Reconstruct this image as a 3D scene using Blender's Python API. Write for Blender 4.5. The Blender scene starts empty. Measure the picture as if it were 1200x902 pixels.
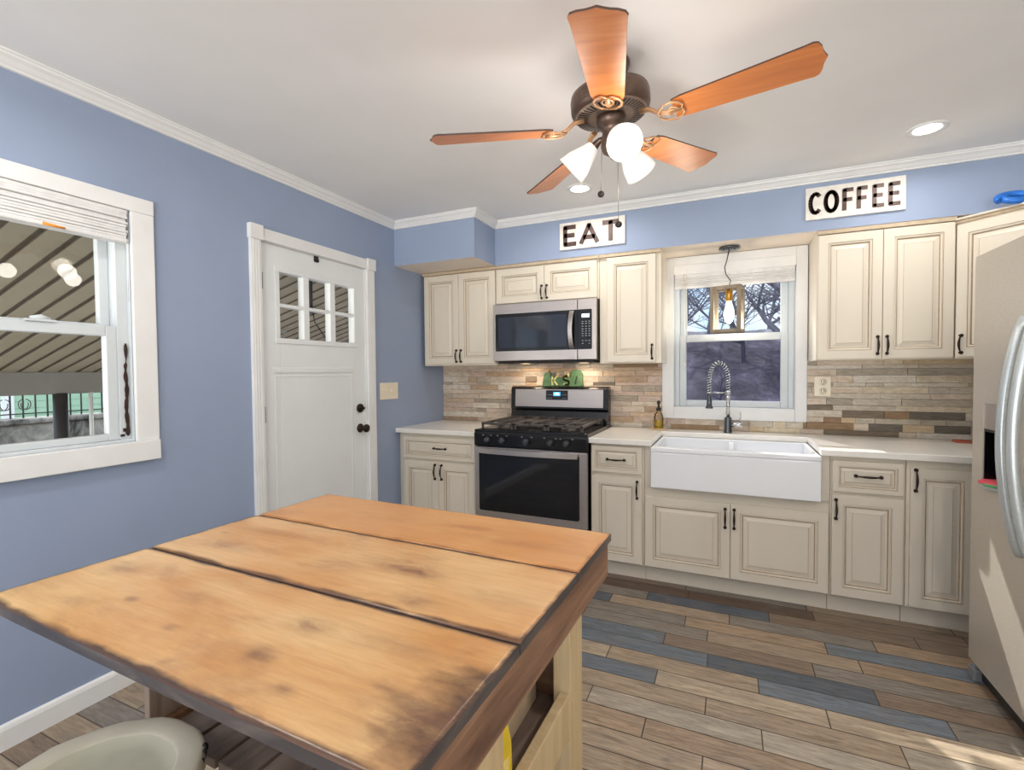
import bpy, bmesh, math, random
from mathutils import Vector, Matrix
S = bpy.context.scene
COL = S.collection
PI = math.pi
rnd = random.Random(7)

# ------------------------------------------------------------------ camera
F_PX = 566.37
yaw, pit, rol = math.radians(24.325), math.radians(1.610), math.radians(-0.469)
Fv = Vector((-math.sin(yaw)*math.cos(pit), math.cos(yaw)*math.cos(pit), -math.sin(pit)))
R0 = Vector((math.cos(yaw), math.sin(yaw), 0)); U0 = R0.cross(Fv)
Rv = R0*math.cos(rol)+U0*math.sin(rol); Uv = U0*math.cos(rol)-R0*math.sin(rol)
cam = bpy.data.cameras.new('camera'); co = bpy.data.objects.new('camera', cam); COL.objects.link(co)
co.matrix_world = Matrix(((Rv.x, Uv.x, -Fv.x, 2.3254), (Rv.y, Uv.y, -Fv.y, 0.0), (Rv.z, Uv.z, -Fv.z, 1.3124), (0, 0, 0, 1)))
cam.sensor_width = 36; cam.lens = F_PX/1200*36; cam.clip_start = 0.02; cam.clip_end = 200
S.camera = co

# ------------------------------------------------------------------ materials
def lin(c):
    return tuple(((v/255)/12.92 if v/255 <= .04045 else ((v/255+.055)/1.055)**2.4) for v in c)+(1,)
class NT:
    def __init__(s, name):
        s.m = bpy.data.materials.new(name); s.m.use_nodes = True
        s.t = s.m.node_tree; s.t.nodes.clear()
        s.out = s.n('ShaderNodeOutputMaterial'); s.b = s.n('ShaderNodeBsdfPrincipled')
        s.l(s.b.outputs[0], s.out.inputs[0])
    def n(s, k, **kw):
        x = s.t.nodes.new(k)
        for a, b in kw.items():
            if a in x.inputs.keys(): x.inputs[a].default_value = b
            else: setattr(x, a, b)
        return x
    def l(s, a, b): s.t.links.new(a, b)
    def coord(s, scale=(1, 1, 1), rot=(0, 0, 0), kind='Object'):
        c = s.n('ShaderNodeTexCoord'); m = s.n('ShaderNodeMapping')
        m.inputs['Scale'].default_value = scale; m.inputs['Rotation'].default_value = rot
        s.l(c.outputs[kind], m.inputs[0]); return m.outputs[0]
    def noise(s, vec, scale, detail=4, rough=.55, dist=0):
        x = s.n('ShaderNodeTexNoise'); x.inputs['Scale'].default_value = scale; x.inputs['Detail'].default_value = detail
        x.inputs['Roughness'].default_value = rough; x.inputs['Distortion'].default_value = dist
        s.l(vec, x.inputs['Vector']); return x.outputs['Fac']
    def ramp(s, fac, stops):
        r = s.n('ShaderNodeValToRGB'); e = r.color_ramp.elements
        while len(e) < len(stops): e.new(.5)
        for k, (p, c) in enumerate(stops): e[k].position = p; e[k].color = c if len(c) == 4 else lin(c)
        s.l(fac, r.inputs[0]); return r.outputs[0]
    def mix(s, fac, a, b, mode='MIX'):
        x = s.n('ShaderNodeMix', data_type='RGBA', blend_type=mode)
        for sock, v in ((x.inputs[0], fac), (x.inputs[6], a), (x.inputs[7], b)):
            if hasattr(v, 'is_linked'): s.l(v, sock)
            else: sock.default_value = v
        return x.outputs[2]
    def bump(s, h, strength=.2, dist=.01):
        x = s.n('ShaderNodeBump'); x.inputs['Strength'].default_value = strength; x.inputs['Distance'].default_value = dist
        s.l(h, x.inputs['Height']); s.l(x.outputs[0], s.b.inputs['Normal'])
    def set(s, col=None, rough=None, metal=None, spec=None):
        if col is not None:
            if hasattr(col, 'is_linked'): s.l(col, s.b.inputs['Base Color'])
            else: s.b.inputs['Base Color'].default_value = col
        if rough is not None:
            if hasattr(rough, 'is_linked'): s.l(rough, s.b.inputs['Roughness'])
            else: s.b.inputs['Roughness'].default_value = rough
        if metal is not None: s.b.inputs['Metallic'].default_value = metal
        if spec is not None: s.b.inputs['Specular IOR Level'].default_value = spec
        return s.m
def plain(name, rgb, rough=.5, metal=0, var=.06, scale=6, bump=0, bscale=60, spec=.5, stretch=(1, 1, 1)):
    t = NT(name); c = lin(rgb); v = t.coord(stretch)
    d = tuple(max(0, x*(1-var)) for x in c[:3])+(1,); e = tuple(min(1, x*(1+var)) for x in c[:3])+(1,)
    t.set(t.ramp(t.noise(v, scale), [(.3, d), (.7, e)]), rough, metal, spec)
    if bump: t.bump(t.noise(v, bscale, 3), bump, .004)
    return t.m
def emis(name, rgb, strength):
    t = NT(name); t.set(lin(rgb), .4)
    t.b.inputs['Emission Color'].default_value = lin(rgb); t.b.inputs['Emission Strength'].default_value = strength
    return t.m
def glass(name, tint=(1, 1, 1, 1), rough=0.0, ior=1.45):
    t = NT(name); tr = t.n('ShaderNodeBsdfTransparent'); tr.inputs[0].default_value = tint
    g = t.n('ShaderNodeBsdfGlossy'); g.inputs['Roughness'].default_value = rough
    f = t.n('ShaderNodeFresnel'); f.inputs[0].default_value = ior
    x = t.n('ShaderNodeMixShader'); t.l(f.outputs[0], x.inputs[0]); t.l(tr.outputs[0], x.inputs[1]); t.l(g.outputs[0], x.inputs[2])
    t.l(x.outputs[0], t.out.inputs[0]); return t.m

M = {}
M['blue'] = plain('blue wall paint', (148, 163, 190), .55, var=.04, scale=2, bump=.04, bscale=120)
M['white_wall'] = plain('off white wall paint', (214, 214, 212), .6, var=.02)
M['ceil'] = plain('white ceiling paint', (238, 238, 238), .75, var=.02, scale=3)
M['trim'] = plain('white trim paint', (232, 233, 233), .4, var=.025, scale=9)
M['doorw'] = plain('white door paint', (229, 233, 235), .38, var=.025, scale=4)
M['vinyl'] = plain('white vinyl', (206, 213, 217), .35, var=.03)
M['soffit_under'] = plain('cream ceiling paint', (234, 222, 208), .7, var=.03)
M['cream'] = plain('cream cabinet paint', (221, 212, 196), .36, var=.03, scale=5, stretch=(1, 1, .3))
M['glaze'] = plain('brown glaze line', (164, 142, 116), .45, var=.15, scale=40)
M['glaze2'] = plain('soft brown glaze', (192, 174, 148), .42, var=.1, scale=30)
M['bronze'] = plain('oil rubbed bronze', (52, 40, 32), .38, .7, var=.25, scale=60)
M['fanbronze'] = plain('brushed bronze', (106, 88, 78), .36, .75, var=.18, scale=50)
M['fanplate'] = plain('light bronze plate', (150, 132, 120), .42, .5, var=.12, scale=40)
M['fandark'] = plain('dark bronze slots', (34, 29, 27), .5, .4)
M['ironscroll'] = plain('antique gold bronze', (196, 152, 112), .4, .6, var=.2, scale=40)
M['quartz'] = plain('white quartz', (238, 235, 228), .22, var=.03, scale=14)
M['porcelain'] = plain('white porcelain', (240, 243, 247), .12, var=.01)
M['black'] = plain('black enamel', (14, 14, 17), .18, var=.2)
M['blackmatte'] = plain('matte black', (24, 24, 25), .5, var=.2)
M['castiron'] = plain('cast iron', (88, 82, 79), .42, .3, var=.25, scale=40, bump=.1)
M['knob'] = plain('grey knob', (78, 80, 86), .35, .5, var=.2, scale=90)
M['dkglass'] = plain('dark oven glass', (20, 22, 27), .06, var=.1)
M['mwglass'] = plain('smoked glass', (46, 52, 64), .05, var=.1)
M['chrome'] = plain('chrome', (206, 206, 204), .14, 1, var=.05)
M['gunmetal'] = plain('dark chrome', (92, 96, 100), .25, .9, var=.1)
M['clearmetal'] = plain('white plastic', (236, 232, 222), .35, var=.02)
M['ivory'] = plain('ivory plastic', (236, 226, 205), .35, var=.02)
M['slot'] = plain('dark slot', (60, 52, 45), .6)
M['green'] = plain('painted green wood', (86, 122, 86), .6, var=.25, scale=30)
M['letter_cream'] = plain('pale yellow paint', (228, 226, 150), .6, var=.1, scale=40)
M['pinkbrown'] = plain('brown clay', (150, 104, 84), .7, var=.2, scale=30)
M['grey'] = plain('grey plastic', (122, 124, 128), .5, var=.05)
M['blue_obj'] = plain('bright blue plastic', (34, 112, 205), .35, var=.2, scale=30)
M['navy'] = plain('dark navy', (14, 26, 66), .5, var=.2)
M['yellow'] = plain('yellow plastic film', (232, 200, 40), .3, var=.1, scale=20)
M['yellow2'] = plain('yellow printed paper', (236, 214, 130), .5, var=.2, scale=40)
M['dkgreen'] = plain('dark green card', (26, 72, 56), .6, var=.2, scale=20)
M['card'] = plain('pale cardboard', (205, 184, 152), .8, var=.1, scale=20)
M['signwhite'] = plain('distressed white board', (232, 228, 220), .6, var=.08, scale=30)
M['signletter'] = plain('worn dark metal letters', (88, 68, 62), .42, .25, var=.35, scale=40)
M['fabric'] = plain('white pleated fabric', (226, 226, 226), .8, var=.06, scale=30, bump=.5, bscale=50)
M['orange'] = plain('orange tag', (236, 150, 40), .5)
M['rot'] = plain('dark rotten gap', (52, 32, 28), .9, var=.4, scale=60)
M['glass'] = glass('window glass', (.96, .98, .97, 1))
t = NT('coated window glass'); tr = t.n('ShaderNodeBsdfTransparent'); tr.inputs[0].default_value = (.95, .97, .98, 1); t.l(tr.outputs[0], t.out.inputs[0]); M['glass_low'] = t.m
M['bottle'] = glass('clear bottle glass', (.95, .93, .88, 1))
M['amber'] = plain('amber label', (206, 176, 60), .4, var=.3, scale=60)
M['wooddish'] = plain('pale wood dish', (226, 196, 150), .5, var=.12, scale=30)
M['frost'] = emis('lit frosted glass', (250, 246, 240), .2)
M['bulbw'] = emis('lit bulb', (255, 250, 240), 9)
M['pendbulb'] = emis('lit edison bulb', (255, 246, 230), 3)
M['downlens'] = emis('lit downlight lens', (255, 250, 242), 14)
M['lcd'] = emis('blue lit display', (70, 170, 235), 1.6)
M['lcdw'] = emis('pale lit digits', (205, 235, 255), 2.2)
M['mark'] = plain('pale printed marks', (176, 182, 190), .5)
M['gold'] = plain('brass socket', (196, 150, 66), .35, .7, var=.15, scale=30)
M['driftwood'] = plain('weathered grey wood', (142, 130, 112), .75, var=.3, scale=18, stretch=(1, 1, .25))
M['chain'] = plain('dull chain', (150, 140, 126), .4, .7)
M['tape'] = plain('red rubber', (178, 92, 72), .7, var=.15)
M['pink'] = plain('pink red cloth', (224, 84, 96), .8, var=.2, scale=30)
M['leafgreen'] = plain('green rind', (84, 150, 96), .8, var=.2, scale=30)
# stainless
def stainless(name, rgb, rough, metal=.9, stretch=(.4, 6, 60)):
    t = NT(name); v = t.coord(stretch); f = t.noise(v, 6, 3)
    c = lin(rgb); a = tuple(x*.92 for x in c[:3])+(1,); b = tuple(min(1, x*1.06) for x in c[:3])+(1,)
    t.set(t.ramp(f, [(.3, a), (.7, b)]), rough, metal); return t.m
M['steel'] = stainless('brushed stainless', (188, 180, 176), .3)
M['fridge'] = stainless('silver fridge finish', (204, 197, 185), .38, .45)
M['fridge_side'] = plain('grey fridge side', (120, 120, 120), .5)
M['handle'] = stainless('satin silver handle', (206, 214, 216), .3, .5)
# wood of fan blades
t = NT('orange maple blade'); v = t.coord((1.2, 10, 4))
t.set(t.ramp(t.noise(v, 3, 5, .6, .6), [(.25, (192, 110, 52)), (.55, (214, 130, 66)), (.8, (226, 150, 88))]), .32); M['blade'] = t.m
M['bladeedge'] = plain('dark blade edge', (72, 50, 40), .5)
# table top : honey pine with stains and burnt edges
t = NT('stained honey pine')
v = t.coord((1.2, 7, 7)); big = t.coord((1, 1.6, 1))
base = t.ramp(t.noise(v, 2.2, 6, .6, .8), [(.25, (180, 126, 70)), (.45, (204, 158, 102)), (.62, (216, 178, 124)), (.8, (192, 144, 88))])
soft = t.ramp(t.noise(big, 3.2, 3, .5, .3), [(.35, (184, 124, 66)), (.6, (218, 186, 140))])
base = t.mix(.5, base, soft)
stain = t.ramp(t.noise(t.coord((1.3, 2.6, 1)), 3.6, 5, .62, .5), [(.55, (0, 0, 0)), (.82, (210, 210, 210))])
base = t.mix(stain, base, lin((126, 82, 58)))
vo = t.n('ShaderNodeTexVoronoi'); vo.inputs['Scale'].default_value = 4.2; t.l(t.coord((1, 1.9, .01)), vo.inputs['Vector'])
kn = t.ramp(vo.outputs['Distance'], [(.03, (200, 200, 200)), (.1, (0, 0, 0))])
base = t.mix(kn, base, lin((96, 58, 44)))
at = t.n('ShaderNodeAttribute', attribute_name='burn')
mm = t.n('ShaderNodeMath', operation='MULTIPLY_ADD'); t.l(t.noise(t.coord((2, 4, 4)), 5, 4), mm.inputs[0]); mm.inputs[1].default_value = 1.1
sub = t.n('ShaderNodeMath', operation='SUBTRACT'); t.l(at.outputs['Fac'], sub.inputs[0]); sub.inputs[1].default_value = .62; t.l(sub.outputs[0], mm.inputs[2])
burn = t.ramp(mm.outputs[0], [(.35, (0, 0, 0)), (.75, (255, 255, 255))])
base = t.mix(burn, base, lin((58, 42, 36)))
sm = t.n('ShaderNodeAttribute', attribute_name='stain')
ms = t.n('ShaderNodeMath', operation='MULTIPLY'); t.l(sm.outputs['Fac'], ms.inputs[0])
t.l(t.ramp(t.noise(t.coord((2.2, 6, 1)), 6, 6, .66, .8), [(.3, (40, 40, 40)), (.62, (255, 255, 255))]), ms.inputs[1])
base = t.mix(ms.outputs[0], base, lin((92, 62, 54)))
fine = t.ramp(t.noise(t.coord((1.6, 24, 1)), 5, 7, .7, .6), [(.38, (0, 0, 0)), (.72, (150, 150, 150))])
base = t.mix(fine, base, lin((150, 100, 58)))
ho = t.n('ShaderNodeAttribute', attribute_name='hue')
base = t.mix(ho.outputs['Fac'], base, lin((190, 120, 52)))
t.set(base, .3); t.bump(t.noise(v, 5, 5), .12, .01); M['table'] = t.m
def wood(name, a, b, c, rough=.6, stretch=(8, 8, 1), scale=2.5):
    t = NT(name); v = t.coord(stretch)
    t.set(t.ramp(t.noise(v, scale, 6, .6, .7), [(.25, a), (.5, b), (.78, c)]), rough); t.bump(t.noise(v, scale*2, 4), .15, .006); return t.m
M['edge'] = wood('dark worn board edge', (46, 42, 44), (74, 68, 68), (120, 108, 98), .4, (2, 2, 10))
M['leg'] = wood('pale raw timber', (186, 158, 116), (202, 176, 134), (216, 194, 156), .65, (9, 9, .8))
M['legb'] = wood('brown stained timber', (88, 60, 44), (120, 86, 62), (148, 112, 84), .5, (2, 9, 9))
M['leggrey'] = wood('greyed brown timber', (128, 106, 92), (160, 140, 124), (184, 166, 150), .55, (2, 9, 1))
M['apron'] = wood('reddish brown timber', (84, 58, 46), (140, 104, 80), (186, 150, 122), .45, (9, 1, 9))
M['slat'] = wood('dark brown slat', (92, 76, 68), (124, 106, 96), (150, 134, 122), .5, (9, 1, 9))
M['stool'] = plain('chipped cream paint', (208, 201, 182), .55, var=.06, scale=12, bump=.15, bscale=40)
M['stoolin'] = plain('worn greenish cream paint', (188, 184, 164), .5, var=.08, scale=8)
# floor planks with a tone per plank
t = NT('wood look porcelain planks')
at = t.n('ShaderNodeAttribute', attribute_name='tone', attribute_type='GEOMETRY')
g = t.noise(t.coord((2.4, 20, 1)), 3, 8, .72, .9); g2 = t.noise(t.coord((2.2, 5, 1)), 2.6, 4, .6, .4)
c = t.mix(t.ramp(g, [(.3, (0, 0, 0)), (.75, (255, 255, 255))]), t.mix(1.0, at.outputs['Color'], lin((158, 152, 148)), 'MULTIPLY'), at.outputs['Color'])
c = t.mix(t.ramp(g2, [(.5, (0, 0, 0)), (.72, (170, 170, 170))]), c, lin((118, 112, 106)))
c = t.mix(t.ramp(t.noise(t.coord((1.5, 3, 1)), 4.1, 4), [(.58, (0, 0, 0)), (.8, (110, 110, 110))]), c, lin((186, 128, 84)))
t.set(c, .38); t.bump(g, .12, .004); M['plank'] = t.m
M['grout'] = plain('dark grout', (84, 74, 64), .8)
# split stone
t = NT('split face ledger stone')
at = t.n('ShaderNodeAttribute', attribute_name='tone', attribute_type='GEOMETRY')
g = t.noise(t.coord((9, 9, 26)), 2.2, 6, .68, .5)
c = t.mix(t.ramp(g, [(.28, (0, 0, 0)), (.7, (255, 255, 255))]), t.mix(1.0, at.outputs['Color'], lin((206, 198, 190)), 'MULTIPLY'), at.outputs['Color'])
t.set(c, .6); t.bump(t.noise(t.coord((9, 9, 20)), 5, 5, .65), .5, .012); M['stone'] = t.m
# outside
M['awning'] = plain('beige awning metal', (142, 133, 114), .55, var=.05)
M['awnseam'] = plain('brown awning seam', (84, 74, 60), .6)
M['gutter'] = plain('taupe gutter metal', (122, 118, 110), .5)
M['post'] = plain('dark post paint', (40, 38, 38), .6, var=.3, scale=10)
M['whitepost'] = plain('white post paint', (222, 222, 218), .6)
M['iron'] = plain('wrought iron', (24, 26, 26), .5)
t = NT('stained concrete'); v = t.coord((1, 1.4, 1)); t.set(t.ramp(t.noise(v, 2.1, 8, .7, .4), [(.36, (40, 38, 36)), (.48, (112, 108, 102)), (.6, (142, 138, 130)), (.75, (120, 114, 108))]), .9); M['concrete'] = t.m
M['siding'] = plain('pale green siding', (158, 190, 160), .7, var=.06)
M['sidingw'] = plain('white siding', (214, 218, 226), .7, var=.05)
M['roofing'] = plain('grey shingle', (96, 92, 92), .9, var=.2, scale=20)
M['patio'] = plain('patio concrete', (112, 108, 102), .9, var=.15, scale=2)
t = NT('leaf litter with old snow')
v = t.coord((1.6, .7, 1)); t.set(t.ramp(t.noise(v, .9, 9, .78), [(.32, (46, 42, 46)), (.5, (84, 78, 84)), (.62, (112, 106, 114)), (.76, (190, 196, 210))]), .95); M['yard'] = t.m
M['bark'] = plain('grey bark', (92, 90, 102), .9, var=.25, scale=8)
t = NT('fine insect screen'); tr = t.n('ShaderNodeBsdfTransparent'); tr.inputs[0].default_value = (.36, .35, .41, 1); t.l(tr.outputs[0], t.out.inputs[0]); M['screen'] = t.m

# ------------------------------------------------------------------ mesh helpers
class MB:
    def __init__(s): s.v = []; s.f = []; s.mi = []; s.tone = []; s.sm = []; s.cur = (1, 1, 1, 1)
    def face(s, idx, mi=0, sm=False): s.f.append(tuple(idx)); s.mi.append(mi); s.tone.append(s.cur); s.sm.append(sm)
    def add(s, pts): b = len(s.v); s.v.extend(tuple(p) for p in pts); return b
    def quad(s, a, b, c, d, mi=0): k = s.add((a, b, c, d)); s.face((k, k+1, k+2, k+3), mi)
    def box(s, x0, x1, y0, y1, z0, z1, mi=0):
        k = s.add([(x, y, z) for x in (x0, x1) for y in (y0, y1) for z in (z0, z1)])
        for q in ((0, 1, 3, 2), (4, 6, 7, 5), (0, 4, 5, 1), (2, 3, 7, 6), (0, 2, 6, 4), (1, 5, 7, 3)): s.face([k+i for i in q], mi)
        return s
    def prism(s, poly, axis, a, b, mi=0, capmi=None):
        """extrude 2D polygon (list of pairs) along axis from a to b"""
        def p3(p, h): return {'x': (h, p[0], p[1]), 'y': (p[0], h, p[1]), 'z': (p[0], p[1], h)}[axis]
        n = len(poly); k = s.add([p3(p, a) for p in poly]+[p3(p, b) for p in poly])
        for i in range(n): s.face((k+i, k+(i+1) % n, k+n+(i+1) % n, k+n+i), mi)
        s.face([k+i for i in range(n)][::-1], mi if capmi is None else capmi); s.face([k+n+i for i in range(n)], mi if capmi is None else capmi)
        return s
    def tube(s, path, rad, n=8, mi=0, caps=True, squash=None):
        P = [Vector(p) for p in path]; rad = rad if hasattr(rad, '__len__') else [rad]*len(P)
        up = Vector((0, 0, 1)); rings = []; prev = None
        for i, p in enumerate(P):
            d = (P[min(i+1, len(P)-1)]-P[max(i-1, 0)])
            d = d.normalized() if d.length > 1e-9 else Vector((0, 0, 1))
            if prev is None:
                a = d.cross(up)
                if a.length < .05: a = d.cross(Vector((0, 1, 0)))
                a.normalize()
            else:
                a = prev-d*prev.dot(d)
                a = a.normalized() if a.length > 1e-6 else d.orthogonal().normalized()
            prev = a; b = d.cross(a)
            k = s.add([p+(a*math.cos(2*PI*j/n)+b*math.sin(2*PI*j/n)*(squash or 1))*rad[i] for j in range(n)]); rings.append(k)
        for r0, r1 in zip(rings, rings[1:]):
            for j in range(n): s.face((r0+j, r0+(j+1) % n, r1+(j+1) % n, r1+j), mi, True)
        if caps: s.face([rings[0]+j for j in range(n)][::-1], mi); s.face([rings[-1]+j for j in range(n)], mi)
        return s
    def lathe(s, prof, c, n=24, axis=Vector((0, 0, 1)), mi=0, mis=None, closed=False):
        """prof: list of (radius, height along axis) from point c"""
        c = Vector(c); ax = Vector(axis).normalized(); a = ax.orthogonal().normalized(); b = ax.cross(a); rings = []
        for r, h in prof:
            if r < 1e-6: rings.append((s.add([c+ax*h]), 1))
            else: rings.append((s.add([c+ax*h+(a*math.cos(2*PI*j/n)+b*math.sin(2*PI*j/n))*r for j in range(n)]), n))
        for q, ((r0, n0), (r1, n1)) in enumerate(zip(rings, rings[1:])):
            m = mis[q] if mis else mi
            for j in range(n):
                j2 = (j+1) % n
                if n0 == 1 and n1 == 1: continue
                if n0 == 1: s.face((r0, r1+j2, r1+j), m, True)
                elif n1 == 1: s.face((r0+j, r0+j2, r1), m, True)
                else: s.face((r0+j, r0+j2, r1+j2, r1+j), m, True)
        return s
    def sphere(s, c, r, n=12, m=8, sc=(1, 1, 1), mi=0):
        k0 = len(s.v)
        s.lathe([(r*math.sin(PI*i/m), -r*math.cos(PI*i/m)) for i in range(m+1)], (0, 0, 0), n, mi=mi)
        for i in range(k0, len(s.v)): p = s.v[i]; s.v[i] = (c[0]+p[0]*sc[0], c[1]+p[1]*sc[1], c[2]+p[2]*sc[2])
        return s
    def xf(s, mat, k0=0):
        for i in range(k0, len(s.v)): s.v[i] = tuple(mat @ Vector(s.v[i]))
        return s
    def build(s, name, mats, parent=None, bevel=0, seg=2, autosm=None, tone=False, weld=True):
        mats = mats if isinstance(mats, (list, tuple)) else [mats]
        o0 = ORG.get(parent.name, Vector()) if parent else Vector()
        me = bpy.data.meshes.new(name); me.from_pydata([tuple(Vector(v)-o0) for v in s.v], [], s.f)
        for m in mats: me.materials.append(M[m] if isinstance(m, str) else m)
        for p, i, k in zip(me.polygons, s.mi, s.sm): p.material_index = i; p.use_smooth = k
        if tone:
            a = me.color_attributes.new('tone', 'FLOAT_COLOR', 'CORNER')
            for p, tn in zip(me.polygons, s.tone):
                for li in p.loop_indices: a.data[li].color = tn
        bm = bmesh.new(); bm.from_mesh(me); bmesh.ops.recalc_face_normals(bm, faces=bm.faces[:]); bm.to_mesh(me); bm.free()
        me.update()
        o = bpy.data.objects.new(name, me); COL.objects.link(o)
        if parent: o.parent = parent; ORG[o.name] = o0
        if bevel:
            b = o.modifiers.new('bevel', 'BEVEL'); b.width = bevel; b.segments = seg; b.limit_method = 'ANGLE'; b.angle_limit = math.radians(40)
            b.harden_normals = False
        return o
ORG = {}
def tag(o, label=None, cat=None, group=None, kind=None):
    if label: o['label'] = label
    if cat: o['category'] = cat
    if group: o['group'] = group
    if kind: o['kind'] = kind
    return o
def thing(name, label, cat, loc=(0, 0, 0), rz=0, group=None, kind=None, local=False):
    o = bpy.data.objects.new(name, None); COL.objects.link(o); o.empty_display_size = .05
    o.location = loc; o.rotation_euler = (0, 0, rz); ORG[o.name] = Vector() if local else Vector(loc)
    return tag(o, label, cat, group, kind)
def struct(o): o['kind'] = 'structure'; return o
def sbox(name, mat, *b, bevel=0): return struct(MB().box(*b).build(name, mat, bevel=bevel))

# ------------------------------------------------------------------ room shell
XR, YB, YF, ZC = 4.03, 3.678, -2.2, 2.44
YU, YS, XS, ZB = 3.322, 2.997, 0.691, 2.116
# floor
fl = MB(); fl.box(-.0, XR, YF, YB, -.06, -.0015, 1)
TAN, LTAN, ORG_, BRN, DBR, GRY, BLU, DBL, BEI = [lin(c) for c in ((186, 166, 142), (200, 182, 158), (180, 156, 130), (150, 131, 113), (112, 88, 72), (150, 142, 132), (122, 134, 146), (96, 106, 118), (196, 184, 166))]
known = {0: (2.245, [TAN, TAN, BLU]), 1: (2.04, [ORG_, ORG_, TAN]), 2: (1.808, [TAN, BEI, BEI, LTAN]), 3: (2.242, [TAN, TAN, BEI]), 4: (2.04, [BLU, LTAN, LTAN, LTAN]),
         5: (1.811, [LTAN, TAN, BLU, GRY]), 6: (2.236, [BLU, DBL, BRN, BRN]), 7: (2.036, [BLU, BRN, GRY, BRN]), 8: (2.227, [GRY, TAN, ORG_, ORG_]), 9: (2.115, [GRY, ORG_, BLU, DBL]),
         10: (1.7, [DBL, TAN, GRY, ORG_]), 11: (1.891, [GRY, DBL, BRN, BRN]), 12: (2.107, [DBR, DBR, BRN])}
pw, pl, gr = .1075, .6255, .0022
for k in range(-36, 20):
    y0 = 1.62+pw*k; y1 = y0+pw
    if y0 < YF or y1 > YB+.05: continue
    xb, cols = known.get(k, ((k*.2085) % pl, None))
    n0 = math.ceil((xb+.01)/pl)
    for j in range(-n0, 9):
        a = max(0, xb+pl*(j)); b = min(XR, xb+pl*(j+1))
        if b-a < .01: continue
        i = j+1
        c = cols[i] if cols and 0 <= i < len(cols) else rnd.choice([TAN, GRY, BEI, BRN, LTAN, BLU, GRY, BRN, TAN])
        s_ = rnd.uniform(.92, 1.06); fl.cur = (c[0]*s_, c[1]*s_, c[2]*s_, 1)
        ye = min(y1, YB)
        fl.quad((a+gr, y0+gr, 0), (b-gr, y0+gr, 0), (b-gr, ye-gr, 0), (a+gr, ye-gr, 0), 0)
struct(fl.build('floor', ['plank', 'grout'], tone=True))
sbox('ceiling', 'ceil', -.12, XR+.12, YF-.12, YB+.12, ZC, ZC+.1)
# left wall with a window and a door opening
WY0, WY1, WZ0, WZ1 = .16, 1.216, 1.026, 2.003
DY0, DY1, DZ1 = 1.837, 2.672, 2.037
w = MB()
for b in ((YF, WY0, 0, ZC), (WY0, WY1, 0, WZ0), (WY0, WY1, WZ1, ZC), (WY1, DY0, 0, ZC), (DY0, DY1, DZ1, ZC), (DY1, YB, 0, ZC)): w.box(-.14, 0, *b)
struct(w.build('wall_left', 'blue'))
# back wall with the sink window
BX0, BX1, BZ0, BZ1 = 1.955, 2.712, 1.03, 2.05
w = MB()
for b in ((-.14, BX0, 0, ZC), (BX0, BX1, 0, BZ0), (BX0, BX1, BZ1, ZC), (BX1, XR+.14, 0, ZC)): w.box(b[0], b[1], YB, YB+.14, b[2], b[3])
struct(w.build('wall_back', 'blue'))
sbox('wall_right', 'white_wall', XR, XR+.14, YF, YB, 0, ZC)
w = MB()
RX0, RX1, RZ0, RZ1 = .35, 3.7, .3, 2.2
for b in ((-.14, RX0, 0, ZC), (RX0, RX1, 0, RZ0), (RX0, RX1, RZ1, ZC), (RX1, XR+.14, 0, ZC)): w.box(b[0], b[1], YF-.14, YF, b[2], b[3])
struct(w.build('wall_rear', 'white_wall'))
f = MB(); m = .05
for b in ((RX0, RX1, RZ0, RZ0+m), (RX0, RX1, RZ1-m, RZ1), (RX0, RX0+m, RZ0, RZ1), (RX1-m, RX1, RZ0, RZ1), (2.0, 2.05, RZ0, RZ1)): f.box(b[0], b[1], YF-.1, YF+.01, b[2], b[3])
struct(f.build('window_3', 'trim'))
# soffits above the cabinets
w = MB(); w.box(0, XS, YS, YB, ZB, ZC); w.box(XS, XR, YU, YB, ZB, ZC)
for i, fc in enumerate(w.f):
    if all(abs(w.v[j][2]-ZB) < 1e-6 for j in fc): w.mi[i] = 1
struct(w.build('wall_soffit', ['blue', 'soffit_under']))
# crown moulding
prof = [(0, 2.388), (.012, 2.389), (.014, 2.398), (.02, 2.402), (.03, 2.416), (.042, 2.424), (.044, 2.432), (.05, 2.434), (.05, 2.4405), (0, 2.4405)]
w = MB(); rings = []
for d, z in prof: rings.append(w.add([(d, YF, z), (d, YS-d, z), (XS+d, YS-d, z), (XS+d, YU-d, z), (XR, YU-d, z)]))
for a, b in zip(rings, rings[1:]+rings[:1]):
    for i in range(4): w.face((a+i, a+i+1, b+i+1, b+i))
struct(w.build('trim_1', 'trim'))
bp = [(0, 0), (.016, 0), (.016, .07), (.012, .082), (.006, .088), (0, .088)]
w = MB()
def base_run(y0, y1): 
    k = w.add([(d, y0, z) for d, z in bp]+[(d, y1, z) for d, z in bp]); n = len(bp)
    for i in range(n): w.face((k+i, k+(i+1) % n, k+n+(i+1) % n, k+n+i))
    w.face(range(k, k+n)); w.face(range(k+n, k+2*n))
base_run(YF, 1.772); base_run(2.75, 2.995)
struct(w.build('baseboard_left', 'trim'))

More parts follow.
